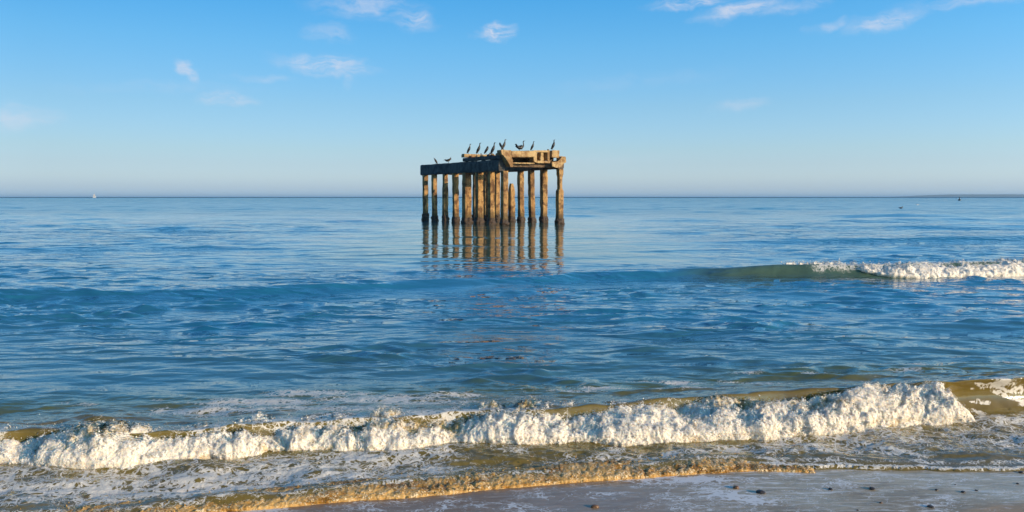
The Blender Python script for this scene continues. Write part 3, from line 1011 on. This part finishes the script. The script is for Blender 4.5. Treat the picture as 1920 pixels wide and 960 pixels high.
def pile(x, y, ztop, a=0.42, dx=0.0, dy=0.0, seed=0, mat=None, taper=None, label=None, bite=0.10, col=0.5):
    bm = rough_bar((x, y, -1.2), (x + dx, y + dy, ztop), a, a, 0.2, 0.017, seed, 5, taper, bite, up=(0, 1, 0))
    o = bm_obj('pile', bm, mat or M_pile, plat, smooth=False)
    if label: o['label'] = label
    hf = 1.5 / (ztop + 1.2)
    growth(o, x + dx * hf * .9, y + dy * hf * .9, -0.25, col, a * 0.56, seed + 500)
    return o


# row A (near, left) and row B (far, right); index 7 is the near end
offA = {0: (0, 0.40), 1: (-.02, 0.38), 2: (0, 0.40), 3: (0, 0.42), 4: (-.02, 0.58), 5: (.04, 0.50), 6: (.02, 0.42), 7: (0.02, 0.42)}
for i in range(8):
    ox, aa = offA[i]
    tp = None
    if i == 2: tp = lambda f: (1.0 - 0.18 * (f > 0.78), 1.0)
    pile(ox, (7 - i) * SP, 3.78, aa, dx=[.02, -.03, .03, -.02, .02, .03, 0, .02][i], seed=i * 7 + 1, taper=tp, bite=[.1, .1, .25, .1, .22, .15, .1, .02][i],
         col=[.62, .52, .52, .5, .42, .42, .45, .42][i])
for i in range(8):
    if i == 3: continue
    lean = {4: (-.16, -.10), 5: (-.22, -.12), 6: (-.02, 0), 7: (0, 0)}.get(i, (0.05, 0))
    tp = None
    if i == 7: tp = lambda f: (1.0, 1.0) if f < 0.70 else ((0.62, 0.8) if f < 0.90 else (0.85, 1.0))
    pile(BX + {4: .14, 6: -.16}.get(i, 0), (7 - i) * SP, 4.0, 0.46 if i >= 6 else 0.42, dx=lean[0], dy=lean[1], seed=i * 7 + 101, taper=tp, bite=0.10,
         col=.52)
# broken stump of the missing pile
st = pile(BX + 0.34, 4 * SP, 3.05, 0.44, seed=33, taper=lambda f: (1.12 - 0.12 * f - 0.55 * (max(0, f - .8) / .2) ** 2, 1.1 - 0.1 * f - 0.5 * (max(0, f - .8) / .2) ** 2), bite=0.14,
          label='broken pile stump with a rounded rotten top')
# two inner piles seen between the rows
pile(1.9, 3.0 * SP, 4.0, 0.40, seed=61, bite=.08)
pile(2.6, 4.6 * SP, 4.0, 0.42, seed=62, bite=.08)

# long beams
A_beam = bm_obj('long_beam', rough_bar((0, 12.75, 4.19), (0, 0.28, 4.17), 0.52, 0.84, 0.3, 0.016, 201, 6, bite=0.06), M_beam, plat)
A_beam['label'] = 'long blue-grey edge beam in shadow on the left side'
bm_obj('long_beam', rough_bar((BX, 12.6, 4.24), (BX, -0.16, 4.30), 0.50, 0.60, 0.3, 0.02, 202, 6, bite=0.08), M_under, plat)
# second course on the near half of the left beam
bm_obj('upper_beam', rough_bar((-0.02, 5.5, 4.75), (-0.02, 0.1, 4.75), 0.46, 0.27, 0.3, 0.014, 203, 5, bite=0.08), M_beam, plat)
# cross beams
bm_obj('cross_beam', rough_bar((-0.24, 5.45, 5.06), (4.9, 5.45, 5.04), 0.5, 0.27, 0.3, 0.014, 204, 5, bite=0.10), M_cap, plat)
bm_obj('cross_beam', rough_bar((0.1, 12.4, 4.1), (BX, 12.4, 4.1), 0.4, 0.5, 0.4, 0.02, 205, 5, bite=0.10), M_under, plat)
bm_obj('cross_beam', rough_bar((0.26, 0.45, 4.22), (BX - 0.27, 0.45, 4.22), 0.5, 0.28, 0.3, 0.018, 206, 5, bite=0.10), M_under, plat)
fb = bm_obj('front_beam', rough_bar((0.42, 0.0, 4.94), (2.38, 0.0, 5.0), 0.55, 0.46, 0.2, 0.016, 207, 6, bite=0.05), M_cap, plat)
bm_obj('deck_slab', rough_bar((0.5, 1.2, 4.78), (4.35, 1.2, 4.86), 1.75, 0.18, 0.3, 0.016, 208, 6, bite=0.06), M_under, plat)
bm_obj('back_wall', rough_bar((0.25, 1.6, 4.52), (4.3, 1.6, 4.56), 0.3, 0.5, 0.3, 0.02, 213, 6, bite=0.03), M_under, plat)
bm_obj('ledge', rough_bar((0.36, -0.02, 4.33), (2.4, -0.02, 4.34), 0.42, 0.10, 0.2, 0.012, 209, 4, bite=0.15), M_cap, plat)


def prism(name, pts, y0, y1, mat, seed, amp=0.015):
    """outline in the local xz plane, given real depth along y"""
    bm = bmesh.new()
    pts = list(pts)
    dense = []
    for k in range(len(pts)):
        p, q = Vector(pts[k]), Vector(pts[(k + 1) % len(pts)])
        ns = max(1, int((q - p).length / 0.12))
        for j in range(ns): dense.append(p + (q - p) * j / ns)
    fr, bk = [], []
    for k, p in enumerate(dense):
        jx, jz = random.uniform(-amp, amp), random.uniform(-amp, amp)
        fr.append(bm.verts.new((p[0] + jx, y0 + random.uniform(-amp, amp), p[1] + jz)))
        bk.append(bm.verts.new((p[0] + jx * .5, y1 + random.uniform(-amp, amp), p[1] + jz)))
    m_ = len(dense)
    for k in range(m_):
        bm.faces.new((fr[k], fr[(k + 1) % m_], bk[(k + 1) % m_], bk[k]))
    f1_ = bm.faces.new(fr)
    f2_ = bm.faces.new(bk[::-1])
    bmesh.ops.triangulate(bm, faces=[f1_, f2_])
    return bm_obj(name, bm, mat, plat)


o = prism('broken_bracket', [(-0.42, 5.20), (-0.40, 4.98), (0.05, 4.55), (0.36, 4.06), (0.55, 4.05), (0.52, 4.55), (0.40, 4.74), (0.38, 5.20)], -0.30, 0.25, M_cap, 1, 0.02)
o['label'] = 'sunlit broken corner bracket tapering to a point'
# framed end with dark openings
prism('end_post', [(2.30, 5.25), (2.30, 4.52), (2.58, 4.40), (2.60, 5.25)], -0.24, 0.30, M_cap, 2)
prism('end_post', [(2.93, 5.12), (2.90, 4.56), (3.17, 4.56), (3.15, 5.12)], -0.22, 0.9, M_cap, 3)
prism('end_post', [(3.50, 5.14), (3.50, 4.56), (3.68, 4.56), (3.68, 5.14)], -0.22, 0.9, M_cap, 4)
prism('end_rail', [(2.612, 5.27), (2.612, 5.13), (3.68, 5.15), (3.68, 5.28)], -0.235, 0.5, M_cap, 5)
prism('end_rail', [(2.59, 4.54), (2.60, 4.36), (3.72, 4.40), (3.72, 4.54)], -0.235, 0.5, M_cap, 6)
prism('opening_shade_panel', [(2.5, 5.1), (2.5, 4.45), (3.8, 4.45), (3.8, 5.1)], 0.92, 1.0, M_rust_and_shade, 7)  # dark colour stands in for the shade inside the openings
prism('iron_post', [(3.70, 5.38), (3.70, 4.58), (3.83, 4.58), (3.81, 5.34)], 0.0, 0.12, M_rust_and_shade, 8, 0.01)
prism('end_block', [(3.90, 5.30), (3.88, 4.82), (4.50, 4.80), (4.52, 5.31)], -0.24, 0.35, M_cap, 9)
prism('opening_shade_panel', [(3.86, 4.81), (3.86, 4.52), (4.42, 4.52), (4.42, 4.79)], 0.36, 0.44, M_under, 10)
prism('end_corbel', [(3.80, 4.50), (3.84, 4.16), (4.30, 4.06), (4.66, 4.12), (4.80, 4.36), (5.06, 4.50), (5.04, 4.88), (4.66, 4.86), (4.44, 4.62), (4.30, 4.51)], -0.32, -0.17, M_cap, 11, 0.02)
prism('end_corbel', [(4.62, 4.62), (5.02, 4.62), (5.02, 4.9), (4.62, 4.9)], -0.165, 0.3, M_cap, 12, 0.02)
# rubble lying between bracket and cross beam: part of the wreckage
for k, (x, y, s) in enumerate([(-0.1, 4.5, .12), (0.05, 3.8, .10), (-0.08, 2.9, .13), (0.04, 2.2, .10), (-0.05, 1.5, .14), (0.02, 0.9, .12)]):
    bmx = bmesh.new()
    bmesh.ops.create_icosphere(bmx, subdivisions=2, radius=1)
    for v in bmx.verts:
        c = v.co
        q = 1 + 0.35 * math.sin(c.x * 3.1 + k) * math.cos(c.y * 4.2 + k * 2) * math.sin(c.z * 3 + 1)
        v.co = Vector((x + c.x * s * q * 1.1, y + c.y * s * q * 1.3, 4.93 + c.z * s * q * (1.1 if k % 2 else 0.8)))
    bm_obj('rubble', bmx, M_cap if k % 3 else M_rust_and_shade, plat)
for k, (x, y, h) in enumerate([(0.05, 3.3, .30), (-0.05, 1.9, .26), (0.12, 0.62, .34)]):
    bm_obj('rebar', rough_bar((x, y, 4.85), (x + .05, y + .04, 4.85 + h), .05, .05, .1, .006, 300 + k, 3, up=(0, 1, 0)), M_rust_and_shade, plat)


# ------------------------------------------------------------------ birds
def tube(points, radii, flat=1.0, na=12, closed=True):
    """tapered tube through points in the xz plane; flat squeezes it sideways (y)"""
    P = [Vector(p) for p in points]
    # resample with a spline for smoothness
    pts, rad = [], []
    n = len(P)
    for i in range(n - 1):
        p0, p1, p2, p3 = P[max(i - 1, 0)], P[i], P[i + 1], P[min(i + 2, n - 1)]
        for s in range(4):
            t = s / 4
            q = 0.5 * ((2 * p1) + (p2 - p0) * t + (2 * p0 - 5 * p1 + 4 * p2 - p3) * t * t + (-p0 + 3 * p1 - 3 * p2 + p3) * t ** 3)
            pts.append(q)
            rad.append(radii[i] * (1 - t) + radii[i + 1] * t)
    pts.append(P[-1])
    rad.append(radii[-1])
    V, F = [], []
    for i, (p, r) in enumerate(zip(pts, rad)):
        d_ = (pts[min(i + 1, len(pts) - 1)] - pts[max(i - 1, 0)]).normalized()
        side_ = Vector((0, 1, 0))
        nn = d_.cross(side_).normalized()
        side2 = nn.cross(d_).normalized()
        for k in range(na):
            a_ = 2 * math.pi * k / na
            V.append(p + side2 * (math.cos(a_) * r * flat) + nn * (math.sin(a_) * r))
    for i in range(len(pts) - 1):
        for k in range(na):
            F.append((i * na + k, i * na + (k + 1) % na, (i + 1) * na + (k + 1) % na, (i + 1) * na + k))
    F.append(tuple(range(na))[::-1])
    F.append(tuple((len(pts) - 1) * na + k for k in range(na)))
    return V, F


def blade(outline, thick, y):
    """thin feathered surface (wing, tail, foot) with thickness, outline in xz at depth y"""
    V, F = [], []
    m_ = len(outline)
    for sgn in (-1, 1):
        for (x, z) in outline: V.append((x, y + sgn * thick / 2, z))
    F.append(tuple(range(m_))[::-1])
    F.append(tuple(range(m_, 2 * m_)))
    for k in range(m_): F.append((k, (k + 1) % m_, m_ + (k + 1) % m_, m_ + k))
    return V, F


def bird(label, wx, wy, wz, rz, pose, scale, group='cormorants perched on the ruined platform', body=None, pale=False, cat='cormorant', name='cormorant'):
    b = body or M_bird
    t = empty(name, (wx, wy, wz), rz)
    tag(t, label, cat, group)
    S = scale
    if pose == 'upright':
        sp = [(-.16, .10), (-.10, .18), (-.03, .30), (.03, .44), (.07, .56), (.075, .66), (.06, .74), (.08, .80), (.12, .825)]
        rd = [.036, .070, .100, .104, .080, .044, .033, .038, .022]
    elif pose == 'lean':
        sp = [(-.15, .06), (-.10, .16), (-.04, .28), (.03, .42), (.07, .53), (.09, .63), (.10, .72), (.12, .79), (.17, .80)]
        rd = [.034, .064, .096, .098, .074, .040, .032, .038, .020]
    elif pose == 'hunched':
        sp = [(-.18, .08), (-.12, .18), (-.04, .30), (.04, .42), (.09, .52), (.12, .58), (.10, .62), (.06, .60), (.03, .56)]
        rd = [.028, .060, .092, .098, .085, .055, .040, .034, .018]
    elif pose == 'level':
        sp = [(-.32, .30), (-.22, .24), (-.10, .20), (.04, .21), (.14, .27), (.19, .38), (.17, .52), (.19, .60), (.24, .62)]
        rd = [.030, .060, .090, .095, .070, .036, .028, .034, .018]
    elif pose == 'preen':
        sp = [(.16, .08), (.13, .18), (.06, .30), (.02, .40), (-.02, .47), (-.08, .53), (-.13, .50), (-.15, .44), (-.13, .40)]
        rd = [.030, .060, .095, .100, .080, .050, .045, .040, .018]
    elif pose == 'gullup':
        sp = [(.10, .02), (.07, .10), (.02, .19), (-.03, .28), (-.06, .34), (-.09, .385), (-.115, .41)]
        rd = [.020, .042, .066, .064, .046, .036, .016]
    else:  # 'crouch' gull, body level, head low to the left
        sp = [(.20, .26), (.12, .20), (.03, .16), (-.08, .155), (-.15, .18), (-.20, .20), (-.24, .19)]
        rd = [.018, .048, .075, .074, .052, .044, .016]
    V, F = tube([(x * S, 0, z * S) for x, z in sp], [r * S for r in rd], flat=0.85)
    mesh_obj('body', V, F, b, t)
    hx, hz = sp[-1]
    px_, pz_ = sp[-2]
    dvec = Vector((hx - px_, 0, hz - pz_)).normalized()
    e0 = Vector((hx, 0, hz))
    V, F = tube([(e0 - dvec * .01) * S, (e0 + dvec * .05) * S, (e0 + dvec * .085 + Vector((0, 0, -.008))) * S], [.014 * S, .008 * S, .004 * S], na=6)
    mesh_obj('beak', V, F, M_beak, t)
    ti = 1 if pose not in ('gullup', 'crouch') else 1
    tx, tz = sp[0]
    qx, qz = sp[1]
    dv = Vector((tx - qx, tz - qz)).normalized()
    nv = Vector((-dv.y, dv.x))
    o0 = Vector((qx, qz))
    L = .09 if pose not in ('gullup', 'crouch') else .12
    ol = [o0 + nv * .035, o0 + dv * L + nv * .045, o0 + dv * (L + .02), o0 + dv * L - nv * .03, o0 - nv * .03]
    V, F = blade([(p.x * S, p.y * S) for p in ol], .05 * S, 0)
    mesh_obj('tail', V, F, b, t)
    for sg in (-1, 1):
        k0 = 1
        k1 = len(sp) // 2
        up = Vector((sp[k1][0] - sp[k0][0], sp[k1][1] - sp[k0][1]))
        Lw = up.length
        up.normalize()
        nn = Vector((-up.y, up.x)) if pose not in ('preen', 'gullup', 'crouch') else Vector((up.y, -up.x))
        cpt = Vector(sp[k0])
        pts = [cpt + up * (-.07) + nn * .03, cpt + up * (Lw * .3) + nn * .075, cpt + up * (Lw * .85) + nn * .07, cpt + up * (Lw * 1.08) + nn * .0,
               cpt + up * (Lw * .8) - nn * .055, cpt + up * (Lw * .3) - nn * .04]
        V, F = blade([(p.x * S, p.y * S) for p in pts], .030 * S, sg * .078 * S * (1 if len(rd) > 7 else .8))
        mesh_obj('wing', V, F, b, t)
        # leg with webbed foot
        lx, lz = sp[2]
        lx2 = lx + (.02 if pose not in ('preen', 'gullup', 'crouch') else -.01)
        V, F = tube([(lx * S, sg * .035 * S, lz * .75 * S), (lx2 * S, sg * .035 * S, .012 * S)], [.018 * S, .010 * S], na=6)
        mesh_obj('leg', V, F, M_beak, t)
        V = [(lx2 * S - .02 * S, sg * .035 * S, 0.001), (lx2 * S + .07 * S, sg * .035 * S - .03 * S, 0.001), (lx2 * S + .085 * S, sg * .035 * S, 0.001), (lx2 * S + .07 * S, sg * .035 * S + .03 * S, 0.001),
             (lx2 * S - .01 * S, sg * .035 * S, .018 * S)]
        mesh_obj('foot', V, [(0, 1, 4), (1, 2, 4), (2, 3, 4), (3, 0, 4), (3, 2, 1, 0)], M_beak, t, smooth=False)
    if pale:
        i0 = len(sp) - 4
        V, F = tube([(sp[i0][0] * S + .012 * S, 0, sp[i0][1] * S), (sp[i0 + 1][0] * S + .012 * S, 0, sp[i0 + 1][1] * S)], [rd[i0] * S * .96, rd[i0 + 1] * S * .98], flat=.92)
        mesh_obj('throat_patch', V, F, M_pale, t)
    return t


def wings_raised(t, S, side_pts, mat):
    V, F = [], []
    for sg in (-1, 1):
        V, F = blade([(x * S, z * S) for x, z in side_pts], .02 * S, sg * .09 * S)
        mesh_obj('raised_wing', V, F, mat, t)


RZ = R(32.1)
ca, sa = math.cos(RZ), math.sin(RZ)


def plat_pt(px, y_local, z):
    """platform point (world) on the line y=y_local whose column in the photograph is px"""
    k = (px - 960) / FPX
    # depth along the view ~ Y cos + (h-z) sin ; solve linearly for local x
    cy, sy = math.cos(PITCH), math.sin(PITCH)
    # X = PX + ca*s - sa*yl ; Y = PY + sa*s + ca*yl
    X0, Y0 = PX - sa * y_local, PY + ca * y_local
    s = (k * (Y0 * cy + (CAMH - z) * sy) - X0) / (ca - k * sa * cy)
    return X0 + ca * s, Y0 + sa * s, z


def rowA_pt(px, z):
    k = (px - 960) / FPX
    cy, sy = math.cos(PITCH), math.sin(PITCH)
    # X = PX - sa*t ; Y = PY + ca*t
    t_ = (PX - k * (PY * cy + (CAMH - z) * sy)) / (k * ca * cy + sa)
    return PX - sa * t_, PY + ca * t_, z


bird('small dark bird perched nearest the left end of the grey beam, beak raised', *rowA_pt(817, 4.62), 0.0, 'gullup', 1.1, group='birds perched on the ruined platform', body=M_birdb, cat='bird', name='seabird')
g = bird('brownish bird crouching on the grey beam with its wings half raised', *rowA_pt(840, 4.63), 0.0, 'crouch', 1.15, group='birds perched on the ruined platform', body=M_birdb, cat='bird', name='seabird')
wings_raised(g, 1.15, [(-.02, .20), (.05, .25), (.16, .33), (.22, .42), (.18, .30), (.12, .20)], M_birdb)
GP = 'cormorants perched on the ruined platform'
bird('black cormorant with pale throat, leftmost of those on the raised cross beam', *plat_pt(879, 5.45, 5.19), 0.1, 'lean', 0.92, pale=True)
bird('tall slim black cormorant stretching its neck, second from the left on the cross beam', *plat_pt(897, 5.45, 5.19), 0.0, 'lean', 1.05)
bird('hunched black cormorant with its head tucked down on the cross beam', *plat_pt(912, 5.45, 5.18), 0.15, 'hunched', 0.98)
bird('upright black cormorant with head high, at the right end of the cross beam row', *plat_pt(924, 5.45, 5.18), 0.1, 'lean', 1.15)
bird('dark hunched cormorant facing left at the left corner of the front beam', *plat_pt(939.5, 0.05, 5.20), R(170), 'hunched', 0.80)
bird('brownish cormorant with raised neck, close beside the left-facing hunched bird', *plat_pt(944.5, 0.12, 5.20), 0.2, 'lean', 0.92, body=M_birdb)
s9 = bird('black cormorant crouched low with raised wing tips and neck held up', *plat_pt(976, 0.0, 5.20), 0.0, 'level', 1.1)
wings_raised(s9, 1.1, [(.12, .10), (-.10, .08), (-.22, .18), (-.36, .42), (-.26, .44), (-.17, .32), (-.08, .28), (.04, .38), (.14, .30)], M_bird)
bird('slim black cormorant leaning right on the middle of the front beam', *plat_pt(998, 0.0, 5.22), 0.0, 'lean', 0.82)
bird('lone black cormorant standing upright at the right end of the platform', *plat_pt(1037, 0.0, 5.30), 0.0, 'upright', 0.92)

# ------------------------------------------------------------------ far things on the water
# sailing boat
bx, by = ground(179, 370.6)
by = 2000.0
bx = (179 - 960) / FPX * by
boat = empty('sailing_boat', (bx, by, 0), R(62))
boat.scale = (0.85, 0.85, 0.85)
tag(boat, 'tiny white sailing boat on the horizon at the far left', 'sailing boat')
V, F = [], []
prof = [(-5.2, 1.1), (-4, 1.5), (0, 1.7), (3.5, 1.2), (5.6, .08)]
for x, w_ in prof:
    V += [(x, -w_, 1.3 + .05 * abs(x)), (x, w_, 1.3 + .05 * abs(x)), (x, w_ * .5, 0.0), (x, -w_ * .5, 0.0)]
for i in range(len(prof) - 1):
    for k in range(4): F.append((i * 4 + k, i * 4 + (k + 1) % 4, i * 4 + 4 + (k + 1) % 4, i * 4 + 4 + k))
F += [(3, 2, 1, 0), tuple(16 + k for k in range(4))]
mesh_obj('hull', V, F, M_hull, boat, smooth=False)
V, F = tube([(0.6, 0, 1.3), (0.6, 0, 7.0), (0.6, 0, 13.0)], [.12, .1, .06], na=8)
mesh_obj('mast', V, F, M_mast, boat)
bmx = bmesh.new()


def sail(name, pts, belly):
    a_, b_, c_ = [Vector(p) for p in pts]
    bm = bmesh.new()
    n_ = 6
    vs = {}
    for i in range(n_ + 1):
        for j in range(n_ + 1 - i):
            u_, v_ = i / n_, j / n_
            p = a_ + (b_ - a_) * u_ + (c_ - a_) * v_
            p.y += belly * 16 * u_ * v_ * (1 - u_ - v_) + belly * u_ * v_
            vs[i, j] = bm.verts.new(p)
    for i in range(n_):
        for j in range(n_ - i):
            bm.faces.new((vs[i, j], vs[i + 1, j], vs[i, j + 1]))
            if i + j < n_ - 1: bm.faces.new((vs[i + 1, j], vs[i + 1, j + 1], vs[i, j + 1]))
    r_ = bmesh.ops.extrude_face_region(bm, geom=bm.faces[:])
    for v in r_['geom']:
        if isinstance(v, bmesh.types.BMVert): v.co.y += 0.05
    return bm_obj(name, bm, M_sail, boat, smooth=True)


sail('mainsail', [(.4, 0, 2.2), (.5, 0, 12.6), (-4.8, 0.2, 2.4)], .5)
sail('jib', [(5.2, 0, 1.7), (.8, 0, 11.0), (1.0, 0.5, 2.0)], .4)
bmx.free()

# dark buoy
by = 430.0
bu = empty('marker_buoy', ((1797 - 960) / FPX * by, by, 0))
tag(bu, 'small dark marker buoy near the horizon at the far right', 'buoy')
V, F = tube([(0, 0, -.4), (0, 0, -.1), (0, 0, .5), (0, 0, .75)], [.5, .8, .75, .3], na=14)
mesh_obj('float', V, F, M_buoy, bu)
V, F = tube([(0, 0, .7), (0, 0, 1.2), (0.03, 0, 1.7)], [.28, .2, .12], na=10)
mesh_obj('tower', V, F, M_buoy, bu)
V, F = tube([(0.03, 0, 1.68), (0.03, 0, 1.8), (0.03, 0, 1.98)], [.05, .2, .04], na=10)
mesh_obj('top_mark', V, F, M_buoy, bu)

# floating dark bird
fx, fy = ground(1689, 391)
fl = empty('seabird', (float(fx), float(fy), 0.02), R(0))
tag(fl, 'dark bird floating low on the water left of the flying gull', 'bird')
V, F = tube([(-.30, 0, .16), (-.18, 0, .10), (.02, 0, .09), (.18, 0, .11), (.24, 0, .20), (.25, 0, .32), (.30, 0, .35)], [.02, .09, .13, .10, .05, .045, .03], flat=1.1)
mesh_obj('body', V, F, M_bird, fl)
V, F = tube([(.29, 0, .35), (.35, 0, .345), (.40, 0, .335)], [.02, .012, .006], na=6)
mesh_obj('beak', V, F, M_beak, fl)
V, F = blade([(-.26, .17), (-.42, .20), (-.40, .15), (-.25, .11)], .08, 0)
mesh_obj('tail', V, F, M_bird, fl)
# flying white gull
gd = 150.0
gl = empty('seagull', ((1719 - 960) / FPX * gd, gd, CAMH - (384 - 369) / FPX * gd), R(15))
tag(gl, 'small white gull flying low over the distant water at the right', 'gull')
V, F = tube([(-.22, 0, 0), (-.12, 0, .0), (.04, 0, 0), (.14, 0, .01), (.19, 0, .02), (.23, 0, .015)], [.02, .05, .07, .055, .045, .02])
mesh_obj('body', V, F, M_white, gl)
V, F = tube([(.22, 0, .015), (.26, 0, .01), (.28, 0, 0)], [.014, .01, .004], na=6)
mesh_obj('beak', V, F, M_beak, gl)
for sg in (-1, 1):
    V = []
    for s_ in (0, 1):
        for (yy_, zz_, xa, xb) in [(.03, .02, -.08, .09), (.22, .14, -.05, .11), (.42, .12, -.07, .07), (.62, .04, -.10, -.06)]:
            V += [(xa, sg * yy_, zz_ + s_ * .012), (xb, sg * yy_, zz_ + s_ * .012)]
    F = []
    for k in range(3):
        i = k * 2
        F += [(i, i + 1, i + 3, i + 2), (i + 8, i + 10, i + 11, i + 9), (i, i + 2, i + 10, i + 8), (i + 1, i + 9, i + 11, i + 3)]
    F += [(0, 8, 9, 1), (6, 7, 15, 14)]
    mesh_obj('wing', V, F, M_grey, gl, smooth=False)

# far low coast
LD = 12000.0
nu_, nv_ = 140, 14
lx = np.linspace((1730 - 960) / FPX * LD, 18000, nu_)
lv = np.linspace(0, 1, nv_)
LX, LV = np.meshgrid(lx, lv, indexing='ij')
prof = 40 * sstep(LX, (1770 - 960) / FPX * LD, (1880 - 960) / FPX * LD) + 9 * fbm(LX / 900, LX * 0, seed=3) * sstep(LX, 6600, 7400)
LZ = -3 + (prof + 2) * np.clip(np.sin(LV * math.pi), 0, 1) ** 0.6 + 2 * fbm(LX / 200, LV * 6, seed=5) * np.sin(LV * math.pi)
LY = LD + LV * 2600 + 300 * fbm(LX / 2500, LX * 0 + 2, seed=6)
land = mesh_obj('hills', np.stack([LX, LY, LZ], -1).reshape(-1, 3), grid_faces(nu_, nv_)[:, ::-1], M_land)
tag(land, kind='structure')

# ------------------------------------------------------------------ stones on the wet sand
STONES = [(1115, 951, .030, 1, 'brown stone lying at the bottom edge of the photo, left of the foam streak', ), (1635, 917, .028, 0, 'dark oval stone alone in the middle of the right-hand sand'),
          (1756, 919, .015, 0, 'dark round pebble left of the pair of pebbles on the right-hand sand'), (1806, 923, .019, 0, 'larger dark pebble of the close pair on the right-hand sand'),
          (1831, 920, .013, 0, 'smaller pebble of the close pair on the right-hand sand'), (1915, 886, .022, 0, 'dark stone just below the foam line at the right edge'),
          (1557, 918, .020, 0, 'flat dark pebble between the foam streak and the oval stone'), (1745, 951, .026, 0, 'flat dark stone near the bottom edge, right of centre of the sand'),
          (1652, 943, .014, 1, 'small brown pebble below the dark oval stone'), (1427, 924, .036, 0, 'wide dark wet stone at the upper end of the foam streak'),
          (1791, 909, .008, 0, 'tiny dark speck of a pebble above the close pair'), (1608, 957, .010, 0, 'tiny dark pebble at the bottom edge of the sand'),
          (1908, 907, .012, 0, 'small dark pebble below the stone at the right edge'), (1380, 915, .030, 1, 'flat brown stone half covered by swash foam')]
for k, (px, py, s, kind_, lab) in enumerate(STONES):
    gx, gy = ground(px, py, 0.02)
    gz = float(sand_z(np.array([gx]), np.array([gy]))[0])
    gx, gy = ground(px, py, gz)
    bmx = bmesh.new()
    bmesh.ops.create_icosphere(bmx, subdivisions=3, radius=1)
    A = np.array([v.co[:] for v in bmx.verts])
    dn = 1 + 0.28 * fbm(A[:, 0] * 1.2 + k * 5, A[:, 1] * 1.2, A[:, 2] * 1.2, seed=k, octv=3)
    for v, q in zip(bmx.verts, dn):
        v.co = Vector((v.co.x * s * q * 0.85, v.co.y * s * q * 0.7, v.co.z * s * q * 0.40))
    o = bm_obj('stone', bmx, M_stoneb if kind_ else M_stone, None, smooth=True)
    o.location = (float(gx), float(gy), gz + s * 0.14)
    o.rotation_euler = (0, 0, k * 1.3)
    tag(o, lab, 'stone', 'stones scattered on the wet sand')

# ------------------------------------------------------------------ evening haze over the sea
bmx = bmesh.new()
bmesh.ops.create_cube(bmx, size=2)
for v in bmx.verts:
    v.co = Vector((v.co.x * 46000, 20000 + v.co.y * 26500, 45 if v.co.z > 0 else -30))
hm = bpy.data.materials.new('haze')
hm.use_nodes = True
hn = NT(hm.node_tree)
ho = hn.n('ShaderNodeOutputMaterial')
pv = hn.n('ShaderNodeVolumePrincipled')
pv.inputs['Color'].default_value = (0.45, 0.70, 0.95, 1)
pv.inputs['Density'].default_value = 0.00006
pv.inputs['Anisotropy'].default_value = 0.0
hn.link(pv.outputs[0], ho.inputs['Volume'])
hz = bm_obj('haze', bmx, hm)
tag(hz, kind='stuff')
